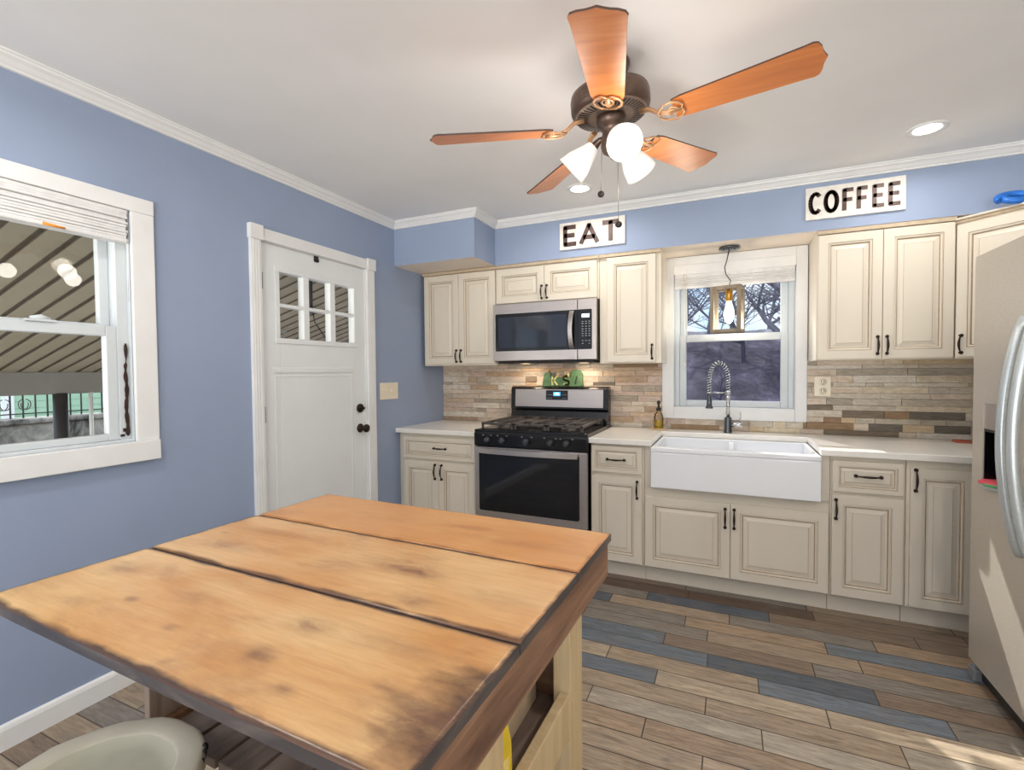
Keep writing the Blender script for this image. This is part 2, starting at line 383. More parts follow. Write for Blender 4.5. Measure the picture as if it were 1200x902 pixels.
# ------------------------------------------------------------------ left window
win = thing('window_1', None, None, (0, .69, 1.5), kind='structure'); del win['kind']; win['kind'] = 'structure'
f = MB(); c = .089; t_ = .02
f.box(0, t_, WY0-c, WY1+c, WZ1, WZ1+.063); f.box(0, t_+.012, WY0-c, WY1+c-.004, WZ0-.085, WZ0)
f.box(0, t_-.002, WY0-c, WY0, WZ0, WZ1); f.box(0, t_-.002, WY1, WY1+c, WZ0, WZ1)
f.build('casing', 'trim', win, .003)
f = MB(); j = .02
f.box(-.14, 0, WY0, WY0+.004, WZ0, WZ1); f.box(-.14, .0, WY1-.004, WY1, WZ0, WZ1); f.box(-.14, .0, WY0, WY1, WZ1-.004, WZ1); f.box(-.14, .0, WY0, WY1, WZ0, WZ0+.012)
f.box(-.13, -.02, WY0+.004, WY0+.04, WZ0+.012, WZ1-.004); f.box(-.13, -.02, WY1-.045, WY1-.004, WZ0+.012, WZ1-.004); f.box(-.13, -.02, WY0+.04, WY1-.045, WZ1-.05, WZ1-.004)
f.build('window_frame', 'vinyl', win, .002)
def sash(x0, x1, y0, y1, z0, z1, sw, tw, bw, nm, parent, yaxis=True):
    f = MB()
    B = (lambda a, b, c_, d: f.box(x0, x1, a, b, c_, d)) if yaxis else (lambda a, b, c_, d: f.box(a, b, x0, x1, c_, d))
    B(y0, y0+sw, z0, z1); B(y1-sw, y1, z0, z1); B(y0+sw, y1-sw, z0, z0+bw); B(y0+sw, y1-sw, z1-tw, z1)
    o = f.build(nm, 'vinyl', parent, .004)
    p = MB(); xm = (x0+x1)/2
    if yaxis: p.quad((xm, y0+sw, z0+bw), (xm, y1-sw, z0+bw), (xm, y1-sw, z1-tw), (xm, y0+sw, z1-tw))
    else: p.quad((y0+sw, xm, z0+bw), (y1-sw, xm, z0+bw), (y1-sw, xm, z1-tw), (y0+sw, xm, z1-tw))
    p.build('pane', 'glass' if yaxis else 'glass_low', o); return o
sash(-.1, -.07, WY0+.04, WY1-.045, 1.49, WZ1-.05, .038, .03, .035, 'upper_sash', win)
sash(-.06, -.022, WY0+.04, WY1-.045, WZ0+.012, 1.514, .04, .042, .028, 'lower_sash', win)
f = MB(); f.box(-.06, -.015, .88, .97, 1.514, 1.522); f.tube([(-.035, .9, 1.525), (-.03, .93, 1.53), (-.04, .96, 1.526)], [.008, .011, .006], 8)
f.build('sash_lock', 'vinyl', win)
f = MB()
rg2 = random.Random(5); left = []; right = []
for i in range(40):
    z = 1.445-i*.0101; wd = .0035+.0035*abs(math.sin(i*.55))+(.002 if i > 12 else 0)+rg2.uniform(-.001, .001)
    if i in (0, 7, 8, 39): wd = .0012
    yc = 1.199+.002*math.sin(i*.4); left.append((yc-wd, z)); right.append((yc+wd*.6, z))
f.prism(left+right[::-1], 'x', -.019, -.0145)
f.box(-.021, -.0155, 1.182, 1.195, 1.07, 1.085); f.box(-.021, -.0155, 1.172, 1.186, 1.05, 1.06)
f.build('rotten_gap', 'rot', win)
# raised pleated blind
bl = thing('window_blind', 'white pleated blind gathered at the top of the left window', 'blind', (0, .69, 1.95))
f = MB(); f.box(-.035, .012, WY0+.008, WY1-.01, 1.985, 2.001); f.build('headrail', 'fabric', bl, .002)
f = MB(); n = 9
for i in range(n):
    z1 = 1.985-i*.0115; dx = .004*math.sin(i*2.3); f.box(-.03+dx, .014+dx+.003*(i % 2), WY0+.01, WY1-.012-.002*(i % 3), z1-.0105, z1)
f.build('pleats', 'fabric', bl, .003)
f = MB(); f.box(-.036, .019, WY0+.009, WY1-.01, 1.864, 1.8815); f.build('bottom_rail', 'fabric', bl, .005)
f = MB(); f.tube([(.0195, .925, 1.872), (.0195, .99, 1.869)], [.006, .004], 8); f.build('orange_tag', 'orange', bl)
f = MB(); f.tube([(.012, 1.185, 1.99), (.0215, 1.19, 1.9), (.0195, 1.2, 1.83), (.02, 1.195, 1.62)], .0015, 6); f.build('lift_cord', 'fabric', bl)

# ------------------------------------------------------------------ exterior door
dr = thing('door_1', None, None, (0, 2.25, 0), kind='structure')
f = MB()
GY0, GY1, GZ0, GZ1 = 1.965, 2.558, 1.512, 1.885
dy0, dy1 = DY0+.008, DY1-.008
for b in ((dy0, GY0, .012, 2.03), (GY1, dy1, .012, 2.03), (GY0, GY1, .012, GZ0), (GY0, GY1, GZ1, 2.03)): f.box(-.052, -.008, *b)
f.build('door_slab', 'doorw', dr, .001)
f = MB()
for a, b, c_, d in ((GY0-.03, GY1+.03, GZ1, GZ1+.03), (GY0-.03, GY1+.03, GZ0-.03, GZ0), (GY0-.03, GY0, GZ0, GZ1), (GY1, GY1+.03, GZ0, GZ1)): f.box(-.008, .0, a, b, c_, d)
cw = (GY1-GY0-2*.042)/3; zm = (GZ0+GZ1)/2
for i in (1, 2): y = GY0+i*cw+(i-1)*.042; f.box(-.05, -.002, y, y+.042, GZ0, GZ1)
for i in range(3): y = GY0+i*(cw+.042); f.box(-.05, -.002, y, y+cw, zm-.01, zm+.01)
f.build('muntins', 'doorw', dr, .003)
f = MB(); f.quad((-.03, GY0, GZ0), (-.03, GY1, GZ0), (-.03, GY1, GZ1), (-.03, GY0, GZ1)); f.build('pane', 'glass', dr)
f = MB()  # shelf line and the flat lower panel
f.box(-.008, -.001, 1.925, 2.535, 1.315, 1.335); f.box(-.008, -.005, 1.9, 2.56, 1.335, 1.345)
for a, b, c_, d in ((1.925, 1.937, .2, 1.3), (2.523, 2.535, .2, 1.3), (1.937, 2.523, .2, .212), (1.937, 2.523, 1.29, 1.3)): f.box(-.0079, -.005, a, b, c_, d)
f.build('panel_moulding', 'doorw', dr, .002)
f = MB()
f.box(0, .02, 1.775, DY0, 0, DZ1); f.box(0, .02, DY1, 2.745, 0, DZ1); f.box(0, .022, 1.84, 2.68, DZ1-.003, 2.098)
for y in (1.791, 1.807, 1.823): f.box(.02, .0225, y-.005, y+.003, 0, 2.03)
for y in (2.688, 2.704, 2.72): f.box(.02, .0225, y-.003, y+.005, 0, 2.03)
f.box(0, .03, 1.768, 1.845, 2.03, 2.108); f.box(0, .03, 2.672, 2.752, 2.03, 2.108)
f.box(-.14, .0, DY0-.001, DY0+.006, 0, DZ1); f.box(-.14, .0, DY1-.006, DY1+.001, 0, DZ1); f.box(-.14, .0, DY0+.006, DY1-.006, DZ1-.005, DZ1)
f.build('door_casing', 'trim', dr, .002)
for z in (1.82, 1.085, .28):
    f = MB(); f.tube([(.0, 1.842, z-.05), (.0, 1.842, z+.05)], .006, 10); f.box(-.007, -.003, 1.846, 1.86, z-.045, z+.045); f.build('hinge', 'grey', dr)
f = MB(); f.lathe([(0, 0), (.031, 0), (.031, .006), (.026, .012), (.014, .014), (.012, .03), (.02, .04), (.028, .05), (.028, .062), (.018, .07), (0, .072)], (-.008, 2.605, .93), 20, (1, 0, 0)); f.build('door_knob', 'bronze', dr)
f = MB(); f.lathe([(0, 0), (.03, 0), (.03, .012), (.024, .018), (.009, .02), (.009, .026), (0, .026)], (-.008, 2.603, 1.068), 20, (1, 0, 0)); f.box(.016, .026, 2.587, 2.619, 1.06, 1.076); f.build('deadbolt', 'bronze', dr)
hk = MB(); hk.box(-.006, -.003, 2.222, 2.256, 1.995, 2.034); hk.box(-.006, .008, 2.228, 2.25, 1.995, 1.999); hk.box(.006, .008, 2.228, 2.25, 1.995, 2.012)
tag(hk.build('door_hook', 'blackmatte'), 'small black hook hanging over the top edge of the white door', 'hook')

# switch plate and outlet
sw = thing('switch_plate', 'ivory wall switch plate on the blue wall beside the white door', 'light switch', (0, 2.91, 1.174))
f = MB(); f.box(0, .006, 2.806, 3.012, 1.112, 1.236); f.build('plate', 'ivory', sw, .002)
for k in range(4):
    y = 2.84+k*.046; f = MB(); f.box(.0055, .008, y-.006, y+.006, 1.158, 1.19); f.box(.008, .017, y-.004, y+.004, 1.174, 1.184); f.build('toggle', 'ivory', sw, .001)
ou = thing('wall_outlet', 'ivory double outlet on the stone backsplash right of the sink window', 'outlet', (2.863, 3.64, 1.2))
f = MB(); f.box(2.818, 2.909, 3.634, 3.652, 1.137, 1.264); f.build('plate', 'ivory', ou, .003)
for z in (1.172, 1.229):
    f = MB(); f.lathe([(0, -.001), (.022, -.001), (.022, .003), (0, .003)], (2.863, 3.634, z), 20, (0, -1, 0)); o = f.build('socket', 'ivory', ou)
    f = MB(); f.box(2.854, 2.857, 3.63, 3.634, z-.006, z+.01); f.box(2.869, 2.872, 3.63, 3.634, z-.006, z+.01); f.sphere((2.863, 3.631, z-.012), .003, 8, 6); f.build('slots', 'slot', o)

# ------------------------------------------------------------------ stone backsplash
bs = MB()
pal = [lin(c) for c in ((222, 206, 186), (218, 198, 182), (208, 196, 178), (230, 216, 196), (220, 194, 164), (194, 182, 164), (234, 226, 212), (206, 176, 142), (182, 170, 152), (226, 202, 184), (224, 208, 190))]
palR = [lin(c) for c in ((228, 220, 202), (214, 206, 188), (202, 192, 172), (234, 220, 192), (188, 180, 162), (240, 234, 222), (226, 202, 162), (228, 212, 192), (216, 206, 188), (236, 220, 198))]
dark = [lin(c) for c in ((140, 124, 104), (124, 116, 104), (168, 136, 98))]
YT = 3.678
z = .888; row = 0
def stone(x0, x1, z0, z1, c):
    d = rnd.uniform(.017, .025); s_ = rnd.uniform(.94, 1.05); s_ *= 1.06; g_ = sum(c[:3])/3; bs.cur = tuple(min(.92, (v*.82+g_*.18)*s_) for v in c[:3])+(1,)
    bs.box(x0+.0007, x1-.0007, YT-d, YT, z0+.0006, z1-.0006)
while z < 1.375:
    hgt = rnd.choice((.024, .034, .042, .046)); z1 = min(z+hgt, 1.378)
    if 1.378-z1 < .015: z1 = 1.378
    x = .001
    while x < XR-.001:
        L = rnd.choice((.09, .14, .19, .24, .3, .36))*rnd.uniform(.85, 1.15); x1 = min(x+L, XR-.001)
        if XR-.001-x1 < .04: x1 = XR-.001
        pp = pal if x < 2.3 else palR
        lowright = x > 2.75 and z < 1.03
        c = rnd.choice(dark if (rnd.random() < (.3 if lowright else (0 if x > 2.75 else .05))) else pp)
        for a, b in ((x, x1),):
            # the stone is cut away behind the window casing
            if z1 > .965 and a < 2.78 and b > 1.905:
                if a < 1.905-.01: stone(a, 1.905, z, z1, c)
                if b > 2.78+.01: stone(2.78, b, z, z1, c)
                if z < .96: stone(max(a, 1.9055), min(b, 2.7795), z, .9645, c)
            else: stone(a, b, z, z1, c)
        x = x1
    z = z1; row += 1
struct(bs.build('wall_backsplash', 'stone', tone=True, bevel=.0012, seg=1))

# ------------------------------------------------------------------ sink window
w2 = thing('window_2', None, None, (2.34, YB, 1.5), kind='structure')
f = MB(); y0, y1 = YB-.03, YB
f.box(1.874, BX0, y0, y1, .965, ZB-.003); f.box(BX1, 2.78, y0, y1, .965, ZB-.003); f.box(BX0, BX1, y0, y1, 2.05, ZB-.003)
f.box(BX0, BX1, y0-.004, y1, .965, BZ0+.02)
f.build('casing', 'trim', w2, .003)
f = MB()
f.box(BX0, BX0+.006, YB, YB+.14, BZ0, BZ1); f.box(BX1-.006, BX1, YB, YB+.14, BZ0, BZ1); f.box(BX0+.006, BX1-.006, YB, YB+.14, BZ1-.006, BZ1); f.box(BX0+.006, BX1-.006, YB, YB+.14, BZ0, BZ0+.02)
f.box(BX0+.006, BX0+.035, YB+.01, YB+.12, BZ0+.02, BZ1-.006); f.box(BX1-.035, BX1-.006, YB+.01, YB+.12, BZ0+.02, BZ1-.006); f.box(BX0+.035, BX1-.035, YB+.01, YB+.12, BZ1-.04, BZ1-.006)
f.build('window_frame', 'vinyl', w2, .002)
su = sash(YB+.06, YB+.085, BX0+.035, BX1-.035, 1.525, BZ1-.04, .045, .03, .03, 'upper_sash', w2, False)
sl = sash(YB+.02, YB+.05, BX0+.035, BX1-.035, BZ0+.02, 1.562, .045, .05, .045, 'lower_sash', w2, False)
p = MB(); p.quad((BX0+.04, YB+.1, BZ0+.05), (BX1-.04, YB+.1, BZ0+.05), (BX1-.04, YB+.1, 1.53), (BX0+.04, YB+.1, 1.53)); p.build('insect_screen', 'screen', w2)
b2 = thing('window_blind', 'white blind raised at the top of the sink window behind the pendant', 'blind', (2.34, YB, 2.0))
f = MB(); f.box(BX0+.0, BX1-.0, YB-.055, YB-.031, 1.985, 2.052); f.build('valance', 'trim', b2, .004)
f = MB()
for i in range(6): f.box(BX0+.008, BX1-.008, YB-.05-.002*(i % 2), YB-.031, 1.957-i*.0105, 1.966-i*.0105)
f.box(BX0+.008, BX1-.008, YB-.05, YB-.0312, 1.966, 1.985)
f.build('slat_stack', 'fabric', b2, .002)
f = MB(); f.box(BX0+.006, BX1-.006, YB-.053, YB-.0305, 1.885, 1.904); f.build('bottom_rail', 'fabric', b2, .003)
f = MB(); f.tube([(2.025, YB-.056, 1.99), (2.03, YB-.057, 1.6), (2.035, YB-.056, 1.36)], .002, 6); f.tube([(2.04, YB-.056, 1.99), (2.05, YB-.057, 1.5)], .0012, 6); f.sphere((2.035, YB-.056, 1.35), .006, 8, 6, (1, 1, 2)); f.build('tilt_wand', 'clearmetal', b2)

# ------------------------------------------------------------------ cabinets
RING = [(0, .0, 0), (0, .019, 0), (.003, .021, 0), (.048, .021, 0), (.0495, .0165, 1), (.052, .0165, 0), (.0555, .020, 0), (.0605, .0165, 0), (.065, .0105, 1), (.0665, .0105, 0), (.073, .0105, 0), (.090, .0155, 0), (.0915, .0155, 1), (.093, .0165, 0)]
RING_S = [(0, .0, 0), (0, .019, 0), (.003, .021, 0), (.026, .021, 0), (.0272, .0165, 1), (.029, .0165, 0), (.032, .019, 0), (.036, .0150, 0), (.039, .0105, 1), (.0405, .0105, 0), (.044, .0105, 0), (.054, .0155, 0), (.0552, .0155, 1), (.0565, .0165, 0)]
def panel(x0, x1, z0, z1, y, small=False):
    """raised panel front, face towards -y, back plane at y"""
    f = MB(); R = RING_S if small else RING; prev = None
    for k, (i, h, m) in enumerate(R):
        r = f.add([(x0+i, y-h, z0+i), (x1-i, y-h, z0+i), (x1-i, y-h, z1-i), (x0+i, y-h, z1-i)])
        if prev is not None:
            for j in range(4): f.face((prev+j, prev+(j+1) % 4, r+(j+1) % 4, r+j), m)
        else: f.face((r, r+3, r+2, r+1), 0)
        prev = r
    f.face((prev, prev+1, prev+2, prev+3), 0)
    return f
CM = ['cream', 'glaze', 'glaze2']
def pull(parent, x, z, L, vert, y):
    """bow pull with flared feet, centre (x, z), on a face at y looking -y"""
    f = MB(); n = 13; pts = []; rr = []
    for i in range(n):
        t = i/(n-1); s_ = (t-.5)*L*.86; out = .012+.014*math.sin(PI*t); rr.append(.0034+.0028*math.sin(PI*t)**2)
        pts.append((x, y-out, z+s_) if vert else (x+s_, y-out, z))
    f.tube(pts, rr, 8)
    for sg in (-1, 1):
        c = (x, y, z+sg*L*.45) if vert else (x+sg*L*.45, y, z)
        f.lathe([(0, 0), (.0085, 0), (.0095, .004), (.0075, .008), (.0045, .012), (.0065, .017), (.005, .021), (0, .022)], c, 10, (0, -1, 0))
    return f.build('handle', 'bronze', parent)
def cabinet(name, label, box, fronts, body_extra=None, toe=True):
    """box x0,x1,y_front_of_frame,y_back,z0,z1; fronts: (kind,x0,x1,z0,z1,handle)"""
    x0, x1, y0, y1, z0, z1 = box
    root = thing(name, label, 'cabinet', ((x0+x1)/2, (y0+y1)/2, 0 if toe else z0))
    f = MB()
    if toe: f.box(x0, x1, y0, y1, .105, z1); f.box(x0, x1, y0+.06, y1, 0, .105)
    else: f.box(x0, x1, y0, y1, z0, z1)
    if body_extra: body_extra(f)
    f.build('body', CM, root, .0015, 1)
    for kind, a, b, c, d, h in fronts:
        o = panel(a, b, c, d, y0, kind == 'drawer').build(kind, CM, root)
        if h: pull(o, h[0], h[1], h[2], h[3], y0-.021)
    return root
YL = 3.0215
cabinet('base_cabinet', 'cream base cabinet with one drawer over two doors, between the blue wall and the range', (.03, .69, YL, 3.677, 0, .8545),
        [('drawer', .056, .675, .665, .828, (.383, .75, .11, False)), ('door', .056, .3655, .115, .648, (.342, .576, .115, True)), ('door', .3685, .675, .115, .648, (.398, .576, .115, True))],
        lambda f: f.box(.003, .03, YL+.01, 3.6, .1, .85))
cabinet('base_cabinet', 'narrow cream base cabinet with a drawer and door, between the range and the sink', (1.512, 1.846, YL, 3.677, 0, .8545),
        [('drawer', 1.52, 1.834, .672, .84, (1.675, .757, .118, False)), ('door', 1.52, 1.834, .115, .652, (1.806, .578, .112, True))])
def sinkframe(f): f.box(1.848, 1.888, YL, YL+.02, .6, .8545); f.box(2.767, 2.808, YL, YL+.02, .6, .8545); f.box(1.848, 1.866, YL+.02, 3.677, .6, .8545); f.box(2.79, 2.808, YL+.02, 3.677, .6, .8545)
cabinet('sink_base_cabinet', 'wide cream sink base cabinet with two doors under the white farmhouse sink', (1.848, 2.808, YL, 3.677, 0, .606),
        [('door', 1.852, 2.3265, .115, .548, (2.301, .463, .118, True)), ('door', 2.3295, 2.803, .115, .548, (2.348, .463, .118, True))], sinkframe)
cabinet('base_cabinet', 'cream base cabinet with a drawer and door, just right of the farmhouse sink', (2.81, 3.132, YL, 3.677, 0, .8545),
        [('drawer', 2.817, 3.122, .667, .832, (2.973, .757, .12, False)), ('door', 2.817, 3.122, .115, .651, (2.834, .575, .11, True))])
cabinet('base_cabinet', 'cream base cabinet with one tall door, next to the silver refrigerator', (3.134, 4.028, YL, 3.677, 0, .8545),
        [('door', 3.148, 3.405, .115, .815, (3.167, .755, .115, True))])
YW = 3.343; ZT = 2.098
def toptrim(x0, x1):
    return lambda f: (f.box(x0, x1, YW-.028, YW, ZT-.004, ZB-.001, 2), f.box(x0, x1, YW-.024, YW, ZT-.012, ZT-.004, 0))
def tt(x0, x1, extra=None):
    def g(f):
        f.box(x0, x1, YW-.026, YW, 2.09, 2.112, 2)
        if extra: extra(f)
    return g
ZU = 1.362
cabinet('wall_cabinet', 'cream two door wall cabinet in the corner, left of the microwave', (.03, .692, YW, 3.677, ZU, ZB-.002),
        [('door', .042, .3625, 1.374, 2.084, (.362-.018, 1.437, .1, True)), ('door', .3655, .686, 1.374, 2.084, (.3655+.02, 1.437, .1, True))], tt(.03, .692), False)
cabinet('wall_cabinet', 'short cream two door wall cabinet directly above the microwave', (.694, 1.49, YW, 3.677, 1.815, ZB-.002),
        [('door', .7, 1.0855, 1.824, 2.08, (1.068, 1.89, .1, True)), ('door', 1.0885, 1.478, 1.824, 2.08, (1.108, 1.89, .1, True))], tt(.694, 1.49), False)
cabinet('wall_cabinet', 'cream single door wall cabinet between the microwave and the sink window', (1.492, 1.905, YW, 3.677, ZU, ZB-.002),
        [('door', 1.548, 1.872, 1.37, 2.086, (1.849, 1.437, .1, True))], tt(1.492, 1.905), False)
cabinet('wall_cabinet', 'tall cream two door wall cabinet right of the sink window, under the COFFEE sign', (2.785, 3.415, YW, 3.677, ZU, ZB-.002),
        [('door', 2.79, 3.0975, 1.368, 2.086, (3.077, 1.443, .105, True)), ('door', 3.1005, 3.41, 1.368, 2.086, (3.12, 1.443, .105, True))], tt(2.785, 3.415), False)
# diagonal corner cabinet (face at 45 degrees)
cx, cy = 3.42, YW-.004
cc = thing('corner_wall_cabinet', 'diagonal cream corner wall cabinet above the silver refrigerator', 'cabinet', (cx, cy, 0), math.radians(-45), local=True)
W = .43
f = MB(); s2 = math.sqrt(.5)
def L2(x, y): d = Vector((x-cx, y-cy)); return (d.x*s2-d.y*s2, d.x*s2+d.y*s2)
poly = [(0, 0), (W, 0), L2(XR-.002, cy-W*s2), L2(XR-.002, 3.676), L2(cx, 3.676)]
f.prism(poly, 'z', ZU, 2.075)
f.prism([(0, 0), (W, 0), (W, -.012), (-.01, -.012)], 'z', 2.075, 2.09, 2); f.prism([(0, 0), (W, 0), (W, -.024), (-.018, -.024)], 'z', 2.09, 2.1, 0); f.prism(poly, 'z', 2.075, 2.1, 0)
f.build('body', CM, cc, .0015, 1)
dd = panel(.012, W-.012, 1.37, 2.062, 0).build('door', CM, cc); pull(dd, .04, 1.437, .1, True, -.021)

# counters
def prism_obj(name, label, cat, poly, z0, z1, mat, bevel=.004):
    f = MB(); f.prism(poly, 'z', z0, z1); return tag(f.build(name, mat, bevel=bevel), label, cat)
prism_obj('countertop', 'white quartz countertop left of the range against the blue wall', 'countertop', [(.002, 2.977), (.694, 2.977), (.694, 3.652), (.002, 3.652)], .855, .889, 'quartz')
prism_obj('countertop', 'long white quartz countertop wrapping around the farmhouse sink', 'countertop',
          [(1.507, 2.977), (1.893, 2.977), (1.893, 3.47), (2.762, 3.47), (2.762, 2.977), (4.027, 2.977), (4.027, 3.652), (1.507, 3.652)], .855, .889, 'quartz')
# farmhouse sink
sk = thing('farmhouse_sink', 'white double bowl farmhouse sink with a broad apron front', 'sink', (2.328, 3.2, .61))
def rr(x0, x1, y0, y1, r, n=5):
    out = []
    for cx_, cy_, a0 in ((x1-r, y1-r, 0), (x0+r, y1-r, 90), (x0+r, y0+r, 180), (x1-r, y0+r, 270)):
        for i in range(n+1): a = math.radians(a0+90*i/n); out.append((cx_+r*math.cos(a), cy_+r*math.sin(a)))
    return out
f = MB(); SX0, SX1, SY0, SY1, SZ = 1.8945, 2.7605, 2.945, 3.468, .86
f.box(SX0, SX1, SY0+.005, SY0+.03, .615, .826); f.box(SX0, SX1, SY0, SY0+.03, .829, SZ-.004)
f.box(SX0+.002, SX1-.002, SY0+.009, SY0+.03, .822, .832)
f.build('apron_front', 'porcelain', sk, .006, 3)
f = MB()
f.box(SX0, SX1, SY0+.03, SY0+.058, .64, SZ-.004); f.box(SX0, SX1, SY1-.025, SY1, .64, SZ-.004); f.box(SX0, SX0+.025, SY0+.05, SY1-.02, .64, SZ-.004); f.box(SX1-.025, SX1, SY0+.05, SY1-.02, .64, SZ-.004)
f.box(2.316, 2.346, SY0+.05, SY1-.02, .64, SZ-.02); f.box(SX0+.01, SX1-.01, SY0+.04, SY1-.01, .625, .645)
f.build('bowls', 'porcelain', sk, .007, 3)
for x in (2.11, 2.55):
    f = MB(); f.lathe([(0, .002), (.02, .002), (.042, .005), (.045, .002), (.045, 0)], (x, 3.22, .645), 20); f.build('drain', 'chrome', sk)

# faucet
fx, fy = 2.312, 3.54
fa = thing('kitchen_faucet', 'tall chrome spring pull-down faucet behind the farmhouse sink', 'faucet', (fx, fy, .889))
f = MB(); f.lathe([(0, 0), (.027, 0), (.027, .006), (.024, .012), (.023, .1), (.02, .106), (0, .106)], (fx, fy, .889), 20); f.build('base', 'gunmetal', fa)
f = MB(); f.tube([(fx, fy, .99), (fx, fy, 1.16)], .0125, 12); f.lathe([(.0, 0), (.017, 0), (.017, .025), (0, .025)], (fx, fy, 1.145), 14); f.build('riser', 'chrome', fa)
f = MB(); arch = []
for i in range(29):
    a = PI*i/28; arch.append((fx-.058+.058*math.cos(a), fy-.01*math.sin(a)-.02*(i/28), 1.24+.118*math.sin(a)))
path = [(fx, fy, 1.165), (fx, fy, 1.2)]+arch+[(fx-.116, fy-.022, 1.2), (fx-.116, fy-.022, 1.15)]
f.tube(path, .006, 8, 1)
# spring : a real helix around the path
P = [Vector(p) for p in path]; L = [0]
for a, b in zip(P, P[1:]): L.append(L[-1]+(b-a).length)
hel = []; turns = 26; N = turns*10
for q in range(N+1):
    s_ = L[-1]*q/N; i = max(k for k in range(len(L)-1) if L[k] <= s_+1e-9); u = (s_-L[i])/(L[i+1]-L[i]); c0 = P[i].lerp(P[i+1], u); d = (P[i+1]-P[i]).normalized()
    a = Vector((0, 1, 0)); a = (a-d*a.dot(d)).normalized(); b = d.cross(a); th = 2*PI*turns*q/N
    hel.append(c0+(a*math.cos(th)+b*math.sin(th))*.0125)
f.tube(hel, .0034, 5, 0); f.build('spring_hose', ['chrome', 'gunmetal'], fa)
f = MB(); f.lathe([(0, 0), (.024, 0), (.024, .01), (.018, .016), (.016, .055), (.012, .075), (.011, .1), (0, .1)], (fx-.116, fy-.022, 1.052), 16); f.build('spray_head', 'gunmetal', fa)
f = MB(); f.tube([(fx, fy, 1.158), (fx-.1, fy-.02, 1.158)], .0045, 8); f.lathe([(.014, -.006), (.018, -.006), (.018, .006), (.014, .006)], (fx-.116, fy-.022, 1.158), 14); f.build('holder_arm', 'chrome', fa)
f = MB(); f.tube([(fx+.018, fy-.004, .945), (fx+.05, fy-.012, .945), (fx+.09, fy-.02, .945)], [.016, .017, .017], 14); f.tube([(fx+.074, fy-.016, .955), (fx+.076, fy-.016, 1.03)], [.005, .004], 8); f.build('lever_handle', 'chrome', fa)

# soap bottle on a dish
dsh = MB(); dsh.lathe([(0, 0), (.04, 0), (.052, .01), (.05, .013), (.04, .008), (0, .007)], (1.86, 3.565, .889), 24)
tag(dsh.build('soap_dish', 'wooddish'), 'small pale round dish on the counter left of the faucet', 'dish')
so = thing('soap_bottle', 'clear soap bottle with black pump standing on the pale round dish', 'soap dispenser', (1.86, 3.565, .8965))
f = MB(); f.lathe([(0, 0), (.03, 0), (.032, .006), (.032, .085), (.026, .105), (.013, .118), (.013, .13)], (1.86, 3.565, .8965), 20); f.build('bottle', 'bottle', so)
f = MB(); f.lathe([(0, .004), (.029, .004), (.029, .06), (0, .06)], (1.86, 3.565, .8965), 20); f.build('soap', 'amber', so)
f = MB(); f.lathe([(0, .128), (.017, .128), (.017, .146), (.007, .15), (.007, .175), (.012, .178), (.013, .196), (0, .2)], (1.86, 3.565, .8965), 16); f.tube([(1.86, 3.565, 1.084), (1.86, 3.535, 1.083), (1.86, 3.522, 1.074)], [.007, .006, .004], 8); f.build('pump', 'blackmatte', so)
sp = MB(); sp.prism(rr(3.49, 3.62, 3.5, 3.59, .02), 'z', .8892, .9)
tag(sp.build('trivet', 'tape', bevel=.003), 'flat reddish brown pad lying at the right end of the white counter', 'trivet')

# ------------------------------------------------------------------ range
RX0, RX1 = .699, 1.503
rg = thing('gas_range', 'black and stainless freestanding gas range between the base cabinets', 'stove', (1.1, 3.3, 0))
f = MB(); f.box(RX0, RX1, 2.985, 3.65, .05, .9); f.box(RX0+.02, RX1-.02, 3.02, 3.6, 0, .05); f.build('body', 'black', rg, .003)
f = MB(); f.box(RX0-.003, RX1+.003, 2.962, 3.6, .885, .912); f.box(RX0+.03, RX1-.03, 3.0, 3.54, .91, .916); f.build('cooktop', 'black', rg, .006, 3)
f = MB(); f.prism([(2.955, .80), (2.985, .80), (2.985, .895), (2.962, .895), (2.95, .885)], 'x', RX0-.002, RX1+.002); pnl = f.build('control_panel', 'black', rg, .005, 3)
for x in (.806, .916, 1.09, 1.262, 1.371):
    f = MB(); f.lathe([(0, 0), (.021, 0), (.021, .01), (.018, .026), (.016, .03), (0, .031)], (x, 2.953, .845), 18, (0, -1, 0)); f.box(x-.0035, x+.0035, 2.915, 2.925, .829, .861); f.build('knob', 'knob', rg)
for x in (.77, .83, .88, .95, 1.06, 1.13, 1.22, 1.3, 1.33, 1.41): f = MB(); f.box(x-.006, x+.006, 2.9485, 2.953, .874, .877); f.build('printed_mark', 'mark', rg)
# burners and grates
for x, y, r in ((.86, 3.1, .045), (.86, 3.4, .035), (1.1, 3.25, .04), (1.34, 3.1, .05), (1.34, 3.4, .038)):
    f = MB(); f.lathe([(0, .024), (r*.7, .024), (r*.75, .016), (r, .014), (r, .004), (r*1.1, 0), (0, 0)], (x, y, .915), 20); f.build('burner', 'castiron', rg)
for gx0, gx1 in ((.735, .975), (.985, 1.215), (1.225, 1.467)):
    f = MB(); zt, zb = .958, .942; b = .0075
    for y in (3.0, 3.175, 3.255, 3.345, 3.52): f.box(gx0, gx1, y-b, y+b, zb, zt)
    xm = (gx0+gx1)/2
    for x in (gx0+b, xm, gx1-b): f.box(x-b, x+b, 3.0-b, 3.52+b, zb, zt)
    for x in (gx0+b, gx1-b):
        for y in (3.0, 3.52): f.box(x-b, x+b, y-b, y+b, .915, zb)
    f.build('grate', 'castiron', rg, .002)
f = MB(); f.prism([(3.555, .9), (3.65, .9), (3.65, 1.19), (3.60, 1.192), (3.575, 1.18), (3.565, 1.02), (3.575, 1.0)], 'x', RX0+.004, RX1-.004)
bg = f.build('backguard', 'black', rg, .006, 3)
f = MB(); f.prism([(3.561, 1.032), (3.567, 1.032), (3.577, 1.17), (3.571, 1.17)], 'x', .742, 1.46); f.build('steel_face', 'steel', bg, .002)
